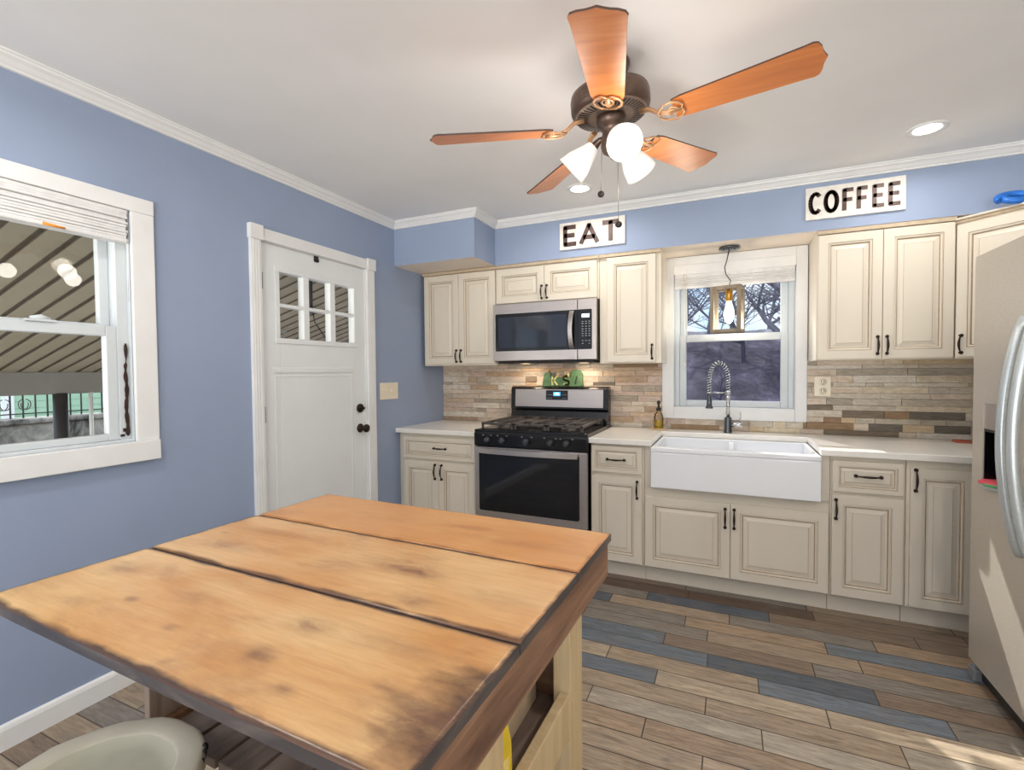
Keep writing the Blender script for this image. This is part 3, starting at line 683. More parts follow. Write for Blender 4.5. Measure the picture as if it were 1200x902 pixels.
f = MB(); f.prism([(3.563, 1.088), (3.568, 1.088), (3.5725, 1.162), (3.5685, 1.162)], 'x', 1.005, 1.185); dp = f.build('clock_panel', 'black', bg, .002)
f = MB(); f.box(1.068, 1.123, 3.5625, 3.567, 1.12, 1.148); f.build('display', 'lcd', bg)
f = MB()
for x in (1.08, 1.092, 1.102): f.box(x, x+.008, 3.5615, 3.565, 1.127, 1.143)
f.build('digits', 'lcdw', bg)
for x in (1.02, 1.035, 1.05, 1.138, 1.153, 1.168):
    for z in (1.1, 1.125): f = MB(); f.box(x, x+.006, 3.5615+(z-1.1)*.06, 3.568, z, z+.003); f.build('button', 'mark', bg)
# oven door and drawer
dz0, dz1 = .30, .793
f = MB(); f.box(RX0, RX1, 2.958, 2.985, dz0, dz1); f.build('oven_door', 'steel', rg, .006, 3); od = [o for o in rg.children if o.name.startswith('oven_door')][0]
f = MB(); f.prism([(rx, rz) for rx, rz in rr(RX0+.035, RX1-.05, dz0+.052, dz1-.02, .014)], 'y', 2.953, 2.96); f.build('window_surround', 'black', od)
f = MB(); f.prism([(rx, rz) for rx, rz in rr(RX0+.085, RX1-.1, dz0+.095, dz1-.085, .01)], 'y', 2.9515, 2.955); f.build('oven_window', 'dkglass', od)
f = MB(); n = 15; k = []
for i in range(n):
    t = i/(n-1); x = RX0+.042+(RX1-.056-RX0-.042)*t; yb = 2.935-.028*math.sin(PI*t)**.6
    k.append(f.add([(x, yb, .752), (x, yb, .788), (x, yb+.012, .788), (x, yb+.012, .752)]))
for a, b in zip(k, k[1:]):
    for j in range(4): f.face((a+j, a+(j+1) % 4, b+(j+1) % 4, b+j), 0, False)
f.face((k[0], k[0]+1, k[0]+2, k[0]+3)); f.face((k[-1]+3, k[-1]+2, k[-1]+1, k[-1]))
for x in (RX0+.042, RX1-.07): f.box(x, x+.014, 2.94, 2.96, .758, .782)
f.build('door_handle', 'steel', od, .002)
f = MB(); f.box(RX0, RX1, 2.96, 2.985, .07, dz0-.008); f.build('storage_drawer', 'steel', rg, .006, 3)

# ------------------------------------------------------------------ microwave
MX0, MX1, MZ0, MZ1, MY = .698, 1.487, 1.388, 1.8125, 3.262
mw = thing('microwave_oven', 'stainless over-the-range microwave with dark glass door above the stove', 'microwave', (1.09, 3.45, MZ0))
f = MB(); f.box(MX0+.004, MX1-.002, MY+.03, 3.676, MZ0, MZ1); f.box(MX0+.02, MX1-.03, MY+.05, 3.55, MZ0-.016, MZ0); f.build('body', 'blackmatte', mw, .002)
XD = 1.352
f = MB(); f.box(MX0, XD-.0015, MY, MY+.03, MZ0+.002, MZ1); md = f.build('door', 'steel', mw, .005, 3)
f = MB(); f.prism(rr(MX0+.022, XD+.006, 1.462, 1.738, .008), 'y', MY-.003, MY+.004); f.build('door_glass', 'black', md)
f = MB(); f.prism(rr(MX0+.045, XD-.075, 1.486, 1.712, .006), 'y', MY-.0045, MY+.0); f.build('door_window', 'mwglass', md)
f = MB(); n = 13; pts = []
k = []
for i in range(n):
    t = i/(n-1); z = 1.47+.262*t; yb = MY-.014-.03*math.sin(PI*t)**.7; xo = -.006*math.sin(PI*t)
    k.append(f.add([(XD-.052+xo, yb, z), (XD-.02+xo, yb, z), (XD-.02+xo, yb+.013, z), (XD-.052+xo, yb+.013, z)]))
for a, b in zip(k, k[1:]):
    for j in range(4): f.face((a+j, a+(j+1) % 4, b+(j+1) % 4, b+j))
f.face((k[0], k[0]+1, k[0]+2, k[0]+3)); f.face((k[-1]+3, k[-1]+2, k[-1]+1, k[-1]))
for z in (1.474, 1.712): f.box(XD-.048, XD-.024, MY-.012, MY, z, z+.016)
f.build('door_handle', 'steel', md, .003)
f = MB(); f.lathe([(0, 0), (.012, 0), (.012, .001), (0, .001)], (1.06, MY-.0006, 1.775), 16, (0, -1, 0)); f.xf(Matrix.Translation((1.06, 0, 1.775)) @ Matrix.Diagonal((2.2, 1, .5, 1)) @ Matrix.Translation((-1.06, 0, -1.775))); f.build('badge', 'mark', md)
f = MB(); f.box(XD+.0015, MX1, MY, MY+.03, MZ0+.002, MZ1); mp = f.build('control_panel', 'steel', mw, .005, 3)
f = MB(); f.prism(rr(XD+.004, MX1-.03, 1.462, 1.738, .006), 'y', MY-.003, MY+.004); f.build('keypad', 'black', mp)
f = MB(); f.box(XD+.035, XD+.088, MY-.0045, MY-.002, 1.682, 1.706); f.build('display', 'lcdw', mp)
for r, z in enumerate((1.652, 1.637, 1.618, 1.6, 1.584, 1.568, 1.553, 1.52, 1.5)):
    for cidx in range(3):
        if r == 8 and cidx == 1: continue
        x = XD+.034+cidx*.024; f = MB(); f.box(x, x+.011, MY-.0042, MY-.002, z, z+.004); f.build('key', 'mark', mp)
EL = emis('lit cooktop lamp', (255, 214, 168), 4)
for x in (.86, 1.33): f = MB(); f.box(x-.03, x+.03, 3.48, 3.54, MZ0-.0165, MZ0-.016); f.build('task_lamp', EL, mw)

# green letter sign on the range
gs = thing('letter_sign', 'small green wooden sign with cream letters standing on the range backguard', 'sign', (1.12, 3.625, 1.192))
f = MB(); yy = 3.61
f.prism([(.955, 1.192), (1.29, 1.192), (1.285, 1.29), (1.262, 1.318), (1.215, 1.325), (1.195, 1.30), (1.19, 1.262), (1.03, 1.262), (1.028, 1.3), (.985, 1.304), (.97, 1.285)], 'y', yy, yy+.03)
f.build('board', 'green', gs, .004)
def strokes(lines, ox, oz, sc, wd, y0, y1, parent, mat, name='letter', sz=None):
    sz = sz or sc
    f = MB()
    for ln in lines:
        for (a, b) in zip(ln, ln[1:]):
            A = Vector((ox+a[0]*sc, oz+a[1]*sz)); B = Vector((ox+b[0]*sc, oz+b[1]*sz)); d = (B-A)
            if d.length < 1e-6: continue
            d.normalize(); n_ = Vector((-d.y, d.x))*wd/2; e = d*wd*.28
            q = [A-e+n_, A-e-n_, B+e-n_, B+e+n_]; f.prism([(p_.x, p_.y) for p_ in q], 'y', y0, y1)
    return f.build(name, mat, parent)
def arc(cx_, cz, rx, rz, a0, a1, n=14): return [(cx_+rx*math.cos(math.radians(a0+(a1-a0)*i/n)), cz+rz*math.sin(math.radians(a0+(a1-a0)*i/n))) for i in range(n+1)]
GL = {'K': [[(0, 0), (0, 1)], [(.6, 1), (0, .45)], [(.15, .6), (.65, 0)]],
      'S': [arc(.32, .74, .3, .25, 40, 270)+arc(.32, .25, .32, .25, 90, -140)],
      'E': [[(0, 0), (0, 1)], [(0, 1), (.55, 1)], [(0, .52), (.48, .52)], [(0, 0), (.58, 0)]],
      'F': [[(0, 0), (0, 1)], [(0, 1), (.55, 1)], [(0, .5), (.48, .5)]],
      'A': [[(0, 0), (.36, 1)], [(.36, 1), (.72, 0)], [(.14, .3), (.58, .3)]],
      'T': [[(.33, 0), (.33, 1)], [(0, 1), (.66, 1)]],
      'C': [arc(.34, .5, .34, .5, 50, 310)], 'O': [arc(.35, .5, .35, .5, 0, 360, 24)]}
strokes(GL['K'], 1.045, 1.205, .062, .013, yy-.004, yy, gs, 'letter_cream')
strokes(GL['S'], 1.137, 1.203, .072, .014, yy-.004, yy, gs, 'letter_cream')
strokes([[(0, 0), (.25, 1)]], 1.23, 1.21, .06, .01, yy-.003, yy, gs, 'blackmatte', 'dark_mark')
f = MB(); f.tube([(1.01, yy+.015, 1.262), (1.012, yy+.015, 1.28), (1.014, yy+.015, 1.305), (1.01, yy+.015, 1.318)], [.012, .016, .012, .006], 8); f.build('finial', 'pinkbrown', gs)
f = MB(); f.tube([(1.085, yy+.015, 1.26), (1.085, yy+.015, 1.28), (1.09, yy+.015, 1.31)], [.012, .014, .006], 8); f.build('finial', 'card', gs)
f = MB(); f.tube([(1.165, yy+.015, 1.255), (1.168, yy+.015, 1.275), (1.172, yy+.015, 1.30)], [.01, .012, .004], 8); f.build('finial', 'letter_cream', gs)

# ------------------------------------------------------------------ word signs on the soffit
def wordsign(name, label, x0, x1, z0, z1, word, xs, hgt, zb, wd):
    r = thing(name, label, 'sign', ((x0+x1)/2, YU, (z0+z1)/2))
    f = MB(); f.box(x0, x1, YU-.016, YU-.0005, z0, z1); f.build('board', 'signwhite', r, .002)
    for ch, (x, sx_) in zip(word, xs): strokes(GL[ch], x+wd*.4, zb, sx_, wd, YU-.0195, YU-.016, r, 'signletter', 'letter', hgt)
wordsign('wall_sign', 'white wooden sign reading EAT on the blue soffit above the microwave', 1.212, 1.675, 2.17, 2.359, 'EAT', ((1.243, .125), (1.36, .155), (1.518, .145)), .118, 2.206, .03)
wordsign('wall_sign', 'long white wooden sign reading COFFEE on the blue soffit', 2.722, 3.192, 2.178, 2.362, 'COFFEE', ((2.737, .075), (2.812, .078), (2.902, .066), (2.97, .062), (3.042, .066), (3.114, .068)), .108, 2.216, .021)

# blue curled object on the corner cabinet
bo = MB()
pth = []
for i in range(40):
    a = math.radians(200-i*12); r = .055-.0006*i
    pth.append((3.585+r*1.25*math.cos(a), 3.17+.03*math.sin(a), 2.135+.0+r*.55*math.sin(a)))
bo.tube(pth, [.016]*36+[.014, .012, .01, .006], 10)
tag(bo.build('blue_strap', 'blue_obj'), 'bright blue curled strap lying on top of the corner wall cabinet', 'strap')

# ------------------------------------------------------------------ refrigerator
fr = thing('refrigerator', 'silver side by side refrigerator with curved handles and a dispenser', 'refrigerator', (3.64, 2.215, 0))
FX, FY0, FY1, FZ0, FZ1, FS = 3.262, 1.76, 2.665, .075, 1.775, 2.235
f = MB(); f.box(FX+.075, XR-.02, FY0+.005, FY1-.005, .03, FZ1-.015); f.build('body', 'fridge_side', fr, .004)
DYa, DYb, DZa, DZb = 2.425, 2.573, .845, 1.168   # dispenser opening
f = MB()
for b in ((FS+.002, DYa, FZ0, FZ1), (DYb, FY1, FZ0, FZ1), (DYa, DYb, FZ0, DZa), (DYa, DYb, DZb, FZ1)): f.box(FX, FX+.07, *b)
fd = f.build('freezer_door', 'fridge', fr, .0)
f = MB(); f.box(FX, FX+.07, FY0, FS-.002, FZ0, FZ1); fd2 = f.build('refrigerator_door', 'fridge', fr, .01, 3)
dis = MB(); dis.box(FX+.004, FX+.02, DYa, DYb, 1.065, DZb); dis.build('dispenser_panel', 'steel', fd, .003)
f = MB(); f.box(FX+.055, FX+.06, DYa, DYb, DZa, 1.065); f.box(FX+.004, FX+.056, DYa, DYa+.006, DZa, 1.065); f.box(FX+.004, FX+.056, DYb-.006, DYb, DZa, 1.065); f.box(FX+.004, FX+.056, DYa, DYb, 1.055, 1.065); f.box(FX+.02, FX+.04, 2.47, 2.52, .98, 1.055)
f.build('dispenser_recess', 'black', fd)
f = MB()
tray = [(FX+.058, DYa), (FX+.058, DYb), (FX-.002, DYb), (FX-.022, (DYa+DYb)/2+.03), (FX-.022, (DYa+DYb)/2-.03), (FX-.002, DYa)]
f.prism(tray, 'z', .836, .85); f.build('drip_tray', 'handle', fd, .003)
pk = MB()
sh = [(FX+.05, DYa+.01), (FX+.05, DYb-.01), (FX+.0, DYb-.01), (FX-.028, (DYa+DYb)/2+.032), (FX-.03, (DYa+DYb)/2-.032), (FX-.002, DYa+.01)]
pk.prism(sh, 'z', .8505, .862, 0)
sh2 = [(FX-.006, DYa+.0), (FX-.03, (DYa+DYb)/2-.034), (FX-.038, (DYa+DYb)/2-.034), (FX-.009, DYa-.006)]
pk.prism(sh2, 'z', .8506, .861, 1)
tag(pk.build('drip_pad', ['pink', 'leafgreen'], bevel=.003), 'pink pad with a green edge lying on the refrigerator dispenser tray', 'pad')
for y, nm, par in ((2.272, 'freezer_handle', fd), (2.198, 'refrigerator_handle', fd2)):
    f = MB(); k = []; n = 21
    for i in range(n):
        t = i/(n-1); z = .645+.845*t; o_ = .058*math.sin(PI*t)**.75; wd = .0155
        k.append(f.add([(FX-o_-.006, y-wd, z), (FX-o_-.016, y-wd*.6, z), (FX-o_-.016, y+wd*.6, z), (FX-o_-.006, y+wd, z), (FX-o_+.01, y+wd, z), (FX-o_+.01, y-wd, z)]))
    for a, b in zip(k, k[1:]):
        for j in range(6): f.face((a+j, a+(j+1) % 6, b+(j+1) % 6, b+j), 0, True)
    f.face([k[0]+j for j in range(6)]); f.face([k[-1]+j for j in range(6)][::-1])
    f.build(nm, 'handle', par)
f = MB(); f.box(FX+.02, FX+.2, FY0+.03, FY1-.03, .012, .07); f.build('toe_grille', 'blackmatte', fr, .003)
for y in (FY1-.07, FY0+.02):
    f = MB(); f.box(FX-.006, FX+.09, y, y+.06, .0, .05); f.box(FX-.002, FX+.02, y+.005, y+.03, .05, .075); f.build('roller_foot', 'grey', fr, .006)

# ------------------------------------------------------------------ wooden table
TB = thing('kitchen_table', 'honey stained three plank wooden island table with a slatted shelf', 'table', (1.553, .807, 0), math.radians(-1.5), local=True)
TW, TD = .974, .838
hx = TW/2; ys = [-.419, -.133, .153, .419]
STAINS = [(.154, -.228, .035, .022, .9), (.146, -.319, .018, .014, .9), (.17, -.322, .014, .01, .7), (.131, .03, .07, .03, .85), (.19, .012, .05, .02, .6), (.257, -.093, .05, .02, .7), (.005, -.028, .05, .04, .45),
          (.125, .301, .07, .012, .8), (.16, .318, .04, .01, .6), (-.111, .275, .1, .02, .35), (-.447, .197, .06, .03, .5), (-.402, -.23, .05, .03, .5), (.332, -.221, .1, .02, .45), (.46, -.34, .08, .06, .9), (.39, -.014, .1, .03, .25),
          (-.314, -.051, .08, .02, .4), (-.118, -.249, .06, .02, .35), (-.3, .06, .1, .02, .4), (-.2, .12, .06, .015, .4), (.33, .25, .12, .015, .45), (.05, -.39, .012, .008, .8), (-.05, -.33, .014, .009, .8), (.25, -.36, .02, .008, .7), (.36, -.3, .015, .006, .8)]
for i in range(3):
    y0, y1 = ys[i]+.0015, ys[i+1]-.0015; nx, ny = 110, 34
    f = MB(); z1, z0 = .9, .881
    k = f.add([(-hx+TW*a/nx, y0+(y1-y0)*b/ny, z1-(.0022 if b in (0, ny) else 0)) for a in range(nx+1) for b in range(ny+1)])
    for a in range(nx):
        for b in range(ny): q = k+a*(ny+1)+b; f.face((q, q+ny+1, q+ny+2, q+1), 0, True)
    k2 = f.add([(-hx, y0, z0), (hx, y0, z0), (hx, y1, z0), (-hx, y1, z0)])
    top = lambda a, b: k+a*(ny+1)+b
    f.face([k2, k2+1]+[top(a, 0) for a in range(nx, -1, -1)], 1); f.face([k2+2, k2+3]+[top(a, ny) for a in range(nx+1)], 1)
    f.face([k2+1, k2+2]+[top(nx, b) for b in range(ny, -1, -1)], 1); f.face([k2+3, k2]+[top(0, b) for b in range(ny+1)], 1)
    f.face((k2+3, k2+2, k2+1, k2), 1)
    o = f.build('plank', ['table', 'edge'], TB)
    me = o.data; at = me.attributes.new('burn', 'FLOAT', 'POINT'); hu = me.attributes.new('hue', 'FLOAT', 'POINT'); sn = me.attributes.new('stain', 'FLOAT', 'POINT')
    for v in me.vertices:
        e = min(v.co.y-y0, y1-v.co.y) if not (i == 0 and v.co.y-y0 < .1) else min(v.co.y-y0, y1-v.co.y)
        b = max(0, 1-e/.024)
        ex = max(0, 1-(hx-abs(v.co.x))/.018)
        cor = max(0, 1-math.hypot(hx-v.co.x, v.co.y+.3)/.2) if i == 0 else 0
        if i == 2: b *= .75
        at.data[v.index].value = max(b, ex*.8, cor*.9); sn.data[v.index].value = min(.85, sum(a_*math.exp(-((v.co.x-x_)/w_)**2-((v.co.y-y_)/h_)**2) for x_, y_, w_, h_, a_ in STAINS if ys[i] <= y_ < ys[i+1])); hu.data[v.index].value = .5 if i == 2 else (.12 if i == 1 else 0)
def tb(name, mat, *b, bevel=.002):
    f = MB(); f.box(*b); return f.build(name, mat, TB, bevel)
LX0, LX1, LY0, LY1 = -.42, .44, -.19, .345
tb('apron', 'apron', .455, .482, -.405, .405, .795, .8805)
tb('apron', 'apron', LX0+.02, LX1, LY1-.03, LY1, .74, .8805)
tb('apron', 'legb', -.44, -.415, -.2, .345, .76, .8805)
tb('leg', 'leg', LX1-.038, LX1+.002, LY1-.12, LY1-.0305, 0, .8805); tb('leg', 'leg', LX1-.038, LX1+.002, LY0, LY0+.088, 0, .8805)
tb('leg', 'leggrey', LX0, LX0+.02, LY1-.12, LY1-.0305, 0, .8805); tb('leg', 'leggrey', LX0, LX0+.02, LY0, LY0+.088, 0, .8805)
tb('shelf_rail', 'leg', LX1-.022, LX1+.001, LY0+.0885, LY1-.1205, .49, .588)
tb('shelf_rail', 'legb', LX0+.0205, LX0+.04, LY0, LY1-.03, .47, .53)
tb('back_panel', 'legb', LX0+.02, LX1-.04, LY1-.045, LY1-.031, .48, .74)
x = LX0+.042
for k in range(8):
    tb('shelf_slat', 'slat', x, x+.09, LY0+.01, LY1-.046, .497, .518); x += .1005
bgp = thing('yellow_packet', 'yellow packet standing on the table shelf behind the near leg', 'packet', (1.955, .71, .518))
f = MB(); f.prism([(-.05, 0), (.05, 0), (.055, .02), (.052, .12), (.04, .16), (-.04, .16), (-.052, .12), (-.055, .02)], 'y', -.022, .022)
f.xf(Matrix.Translation((1.935, .742, .519)) @ Matrix.Rotation(math.radians(80), 4, 'Z')); f.build('packet_body', ['yellow'], bgp, .01, 3)
f = MB(); f.box(-.035, .035, -.0235, -.0225, .02, .1); f.xf(Matrix.Translation((1.935, .742, .519)) @ Matrix.Rotation(math.radians(80), 4, 'Z')); f.build('printed_label', 'yellow2', bgp)
bx = thing('cardboard_box', 'flat pale box with a dark green lid lying on the table shelf', 'box', (1.78, .98, .518))
f = MB(); f.box(1.66, 1.9, .82, 1.07, .5195, .575); f.build('carton', 'card', bx, .003)
f = MB(); f.box(1.657, 1.903, .817, .96, .5755, .588); f.build('lid', 'dkgreen', bx, .003)

# ------------------------------------------------------------------ stool
sx, sy, sz = 1.316, .438, .60
st = thing('stool', 'round cream painted stool with a chipped dished seat under the table', 'stool', (sx, sy, 0))
f = MB(); n = 48
pr_ = [(0, -.04), (.15, -.045), (.168, -.04), (.173, -.03), (.1735, -.006), (.170, 0), (.164, .002), (.132, .001), (.126, -.003), (.12, -.01), (.1, -.015), (0, -.018)]
f.lathe(pr_, (sx, sy, sz), n, mis=[0]*8+[1]*3)
for i, v in enumerate(f.v):
    d = Vector((v[0]-sx, v[1]-sy)); a = math.atan2(d.y, d.x); j = 1+.006*math.sin(7*a)+.004*math.sin(19*a+1)
    f.v[i] = (sx+d.x*j, sy+d.y*j, v[2]+.001*math.sin(11*a))
f.build('seat', ['stool', 'stoolin'], st)
f = MB()
for a, w_, h_ in ((58, .012, .016), (52, .008, .02), (46, .006, .01), (120, .006, .006), (72, .005, .006)):
    a = math.radians(a); r = .1715; f.sphere((sx+r*math.cos(a), sy+r*math.sin(a), sz-.006), w_, 8, 6, (.4, .6, h_/w_*.6))
f.build('paint_chips', 'blackmatte', st)
for k in range(4):
    a = PI/4+k*PI/2; f = MB(); f.tube([(sx+.085*math.cos(a), sy+.085*math.sin(a), sz-.03), (sx+.145*math.cos(a), sy+.145*math.sin(a), 0)], [.017, .013], 12); f.build('leg', 'stool', st)
f = MB(); R_ = .121; f.tube([(sx+R_*math.cos(2*PI*i/32), sy+R_*math.sin(2*PI*i/32), .22) for i in range(33)], .007, 8, caps=False); f.build('foot_ring', 'stool', st)

# ------------------------------------------------------------------ ceiling fan
hx_, hy_ = 1.923, 1.802
fan = thing('ceiling_fan', 'bronze ceiling fan with five orange wood blades and three lit shades', 'ceiling fan', (hx_, hy_, 2.44))
c = (hx_, hy_, 0)
nz_ = Vector((-.0573, -.0545, 1)).normalized()
TILT = Matrix.Translation((hx_, hy_, 2.2)) @ Vector((0, 0, 1)).rotation_difference(nz_).to_matrix().to_4x4() @ Matrix.Translation((-hx_, -hy_, -2.2))
f = MB(); f.lathe([(0, 2.4395), (.065, 2.4395), (.066, 2.425), (.05, 2.395), (.025, 2.385), (0, 2.385)], c, 24); f.build('canopy', 'fanbronze', fan)
f = MB(); f.tube([(hx_, hy_, 2.39), (hx_-.006, hy_-.006, 2.335)], .012, 12); f.build('downrod', 'fanbronze', fan)
f = MB(); f.lathe([(0, 2.345), (.06, 2.345), (.12, 2.335), (.14, 2.325), (.1435, 2.31), (.1435, 2.275), (.139, 2.262), (.13, 2.254)], c, 40); f.xf(TILT); f.build('motor_housing', 'fanbronze', fan)
f = MB(); f.lathe([(.13, 2.254), (.128, 2.25), (.07, 2.246), (0, 2.244)], c, 40)
for i in range(48):
    a = 2*PI*i/48; d = Vector((math.cos(a), math.sin(a), 0)); n_ = Vector((-d.y, d.x, 0))
    A = Vector(c)+d*.084; B = Vector(c)+d*.124
    f.quad(A+n_*.0022+Vector((0, 0, 2.2458)), A-n_*.0022+Vector((0, 0, 2.2458)), B-n_*.0034+Vector((0, 0, 2.2485)), B+n_*.0034+Vector((0, 0, 2.2485)), 1)
f.xf(TILT); f.build('vent_plate', ['fanplate', 'fandark'], fan)
f = MB(); f.lathe([(0, 2.246), (.052, 2.245), (.055, 2.232), (.05, 2.214), (.04, 2.206), (.034, 2.19), (.04, 2.17), (.044, 2.14), (.036, 2.118), (.016, 2.106), (.01, 2.095), (.004, 2.09), (0, 2.088)], c, 28); f.xf(TILT); f.build('light_fitter', 'fanbronze', fan)
BZ, BR, B0 = 2.2, .668, .225
blade0 = math.radians(207.5)
for k in range(5):
    a = blade0+k*2*PI/5
    mt = TILT @ Matrix.Translation((hx_, hy_, BZ)) @ Matrix.Rotation(a, 4, 'Z') @ Matrix.Rotation(math.radians(-12), 4, 'X')
    # outline in local x (radial), y (across)
    L = BR; up = []
    out = [(B0, .046), (B0+.03, .054), (L-.06, .071), (L-.035, .074), (L-.022, .068), (L-.014, .05), (L-.011, .03), (L-.006, .014), (L, .0)]
    poly = out+[(x_, -y_) for x_, y_ in out[-2::-1]]
    f = MB(); f.prism(poly, 'z', -.003, .003, 1, 0); f.xf(mt); bo_ = f.build('blade', ['blade', 'bladeedge'], fan)
    g = MB()
    g.tube([(.105, 0, .035), (.14, 0, .028), (.17, 0, .004), (.2, 0, -.007), (.25, 0, -.008)], [.014, .012, .011, .01, .007], 8, squash=.6)
    def loop(pts, r=.0045): g.tube(pts, r, 6, squash=.8)
    for sg in (-1, 1):
        loop([(.17, 0, -.004), (.18, sg*.024, -.008), (.2, sg*.042, -.008), (.225, sg*.046, -.008), (.247, sg*.036, -.008), (.258, sg*.018, -.008), (.25, 0, -.008)])
        loop([(.2, 0, -.008), (.207, sg*.014, -.008), (.222, sg*.02, -.008), (.238, sg*.012, -.008), (.244, 0, -.008)], .0035)
    g.xf(mt); g.build('blade_iron', 'ironscroll', fan)
    # mounting boss of the iron under the motor
for k in range(3):
    a = math.radians(-62+k*120); d = Vector((math.cos(a), math.sin(a), 0)); ax = (d*.78+Vector((0, 0, -.63))).normalized()
    base = Vector(c)+d*.06+Vector((0, 0, 2.158))
    f = MB(); f.tube([Vector(c)+d*.025+Vector((0, 0, 2.172)), Vector(c)+d*.045+Vector((0, 0, 2.17)), base, base+ax*.022], [.011, .011, .014, .021], 12); arm = f.build('lamp_arm', 'fanbronze', fan)
    f = MB(); f.lathe([(.02, .008), (.026, .012), (.031, .03), (.042, .06), (.053, .09), (.058, .118), (.0615, .128), (.0585, .128), (.055, .116), (.05, .09), (.039, .06), (.028, .032), (.02, .014)], base, 28, ax); sh_ = f.build('lamp_shade', 'frost', arm)
    f = MB(); f.lathe([(0, .02), (.014, .022), (.016, .05), (.03, .075), (.033, .095), (.026, .115), (0, .122)], base, 18, ax); f.build('bulb', 'bulbw', arm)
    li = bpy.data.lights.new('fan_bulb_light', 'POINT'); li.energy = 2.2; li.color = (1, .94, .86); li.shadow_soft_size = .05
    lo = bpy.data.objects.new('fan_bulb_light', li); COL.objects.link(lo); lo.location = base+ax*.2
for dx, dy, z in ((-.035, -.025, 1.972), (.018, .03, 1.87)):
    f = MB(); f.tube([(hx_+dx*.9, hy_+dy*.9, 2.13), (hx_+dx, hy_+dy, z)], .0011, 5)
    pc = f.build('pull_chain', 'chain', fan)
    f = MB(); f.lathe([(0, -.004), (.011, -.004), (.0125, 0), (.011, .004), (0, .004)], (hx_+dx, hy_+dy, z-.01), 16, (-.2, 1, 0)); f.build('chain_fob', 'fandark', pc)

# ------------------------------------------------------------------ recessed lights, real and added
DL = [(1.472, 2.93, 'recessed ceiling light beyond the fan, in front of the EAT sign'), (3.166, 2.915, 'recessed ceiling light above the COFFEE sign, right of the fan'),
      (.75, .55, 'added unseen ceiling light in front of the left window'), (3.2, .9, 'added unseen ceiling light over the floor in front of the refrigerator'), (.9, -1.2, 'added unseen ceiling light at the rear of the room near the left wall'), (3.1, -1.2, 'added unseen ceiling light at the rear of the room near the right wall')]  # lights on this line are out of view, added to brighten the room
for x, y, lb in DL:
    r = thing('recessed_light', lb, 'ceiling light', (x, y, ZC), group='recessed ceiling lights')
    f = MB(); f.lathe([(.052, .0), (.055, -.004), (.076, -.006), (.08, -.003), (.08, .0005)], (x, y, ZC-.0005), 32); f.build('trim_ring', 'trim', r)
    f = MB(); f.lathe([(0, -.002), (.0535, -.002)], (x, y, ZC-.001), 32); f.build('lens', 'downlens', r)
    li = bpy.data.lights.new('downlight', 'AREA'); li.shape = 'DISK'; li.size = .1; li.energy = 3.2 if y > 2 else (7 if y > 0 else 8); li.color = (1, .96, .91); li.spread = math.radians(165)
    lo = bpy.data.objects.new('downlight', li); COL.objects.link(lo); lo.location = (x, y, ZC-.012)

# ------------------------------------------------------------------ pendant lantern over the sink
px_, py_ = 2.315, 3.5
pe = thing('pendant_lantern', 'open wooden box pendant with a lit bulb hanging before the sink window', 'pendant light', (px_, py_, ZB))
f = MB(); f.lathe([(0, 0), (.06, 0), (.066, -.006), (.062, -.016), (.02, -.019), (0, -.019)], (px_, py_, ZB-.001), 28)
for a in (-1, 1): f.sphere((px_+a*.035, py_-.02, ZB-.019), .006, 8, 6)
f.build('canopy', 'gunmetal', pe)
f = MB(); f.tube([(px_, py_, 2.1), (px_-.012, py_, 2.04), (px_-.027, py_, 1.985), (px_-.02, py_, 1.94), (px_+.01, py_, 1.895), (px_+.0, py_, 1.86), (px_, py_, 1.83)], .0035, 8); f.build('cord', 'gunmetal', pe)
f = MB(); w_, dq, z0, z1, b = .093, .05, 1.555, 1.86, .011
cxp = px_-.01
for y in (py_-dq, py_+dq):
    f.box(cxp-w_, cxp-w_+2*b, y-b, y+b, z0, z1); f.box(cxp+w_-2*b, cxp+w_, y-b, y+b, z0, z1); f.box(cxp-w_+2*b, cxp+w_-2*b, y-b, y+b, z1-2*b, z1); f.box(cxp-w_+2*b, cxp+w_-2*b, y-b, y+b, z0, z0+2*b)
for x in (cxp-w_, cxp+w_-2*b):
    f.box(x, x+2*b, py_-dq+b, py_+dq-b, z1-2*b, z1); f.box(x, x+2*b, py_-dq+b, py_+dq-b, z0, z0+2*b)
f.box(cxp-.012, cxp+.022, py_-dq+b, py_+dq-b, z1-.016, z1-.002); f.box(cxp-w_+2*b, cxp+w_-2*b, py_-dq+b, py_+dq-b, z0, z0+.012)
f.xf(Matrix.Translation((px_, py_, 0)) @ Matrix.Rotation(math.radians(-14), 4, 'Z') @ Matrix.Translation((-px_, -py_, 0))); f.build('lantern_frame', 'driftwood', pe, .002)
f = MB(); f.lathe([(0, 0), (.012, 0), (.02, -.014), (.023, -.03), (.023, -.075), (.018, -.08), (0, -.08)], (px_, py_, 1.842), 18); f.build('socket', 'gold', pe)
f = MB(); f.lathe([(0, .0), (.016, 0), (.02, -.03), (.032, -.07), (.033, -.095), (.024, -.125), (.008, -.145), (0, -.148)], (px_, py_, 1.762), 20); f.build('bulb', 'pendbulb', pe)
li = bpy.data.lights.new('pendant_bulb_light', 'POINT'); li.energy = 4.5; li.color = (1, .9, .74); li.shadow_soft_size = .03
lo = bpy.data.objects.new('pendant_bulb_light', li); COL.objects.link(lo); lo.location = (px_, py_-.001, 1.585)
for x in (.86, 1.33):
    li = bpy.data.lights.new('cooktop_lamp_light', 'AREA'); li.size = .06; li.energy = .9; li.color = (1, .78, .55)
    lo = bpy.data.objects.new('cooktop_lamp_light', li); COL.objects.link(lo); lo.location = (x, 3.51, MZ0-.022)

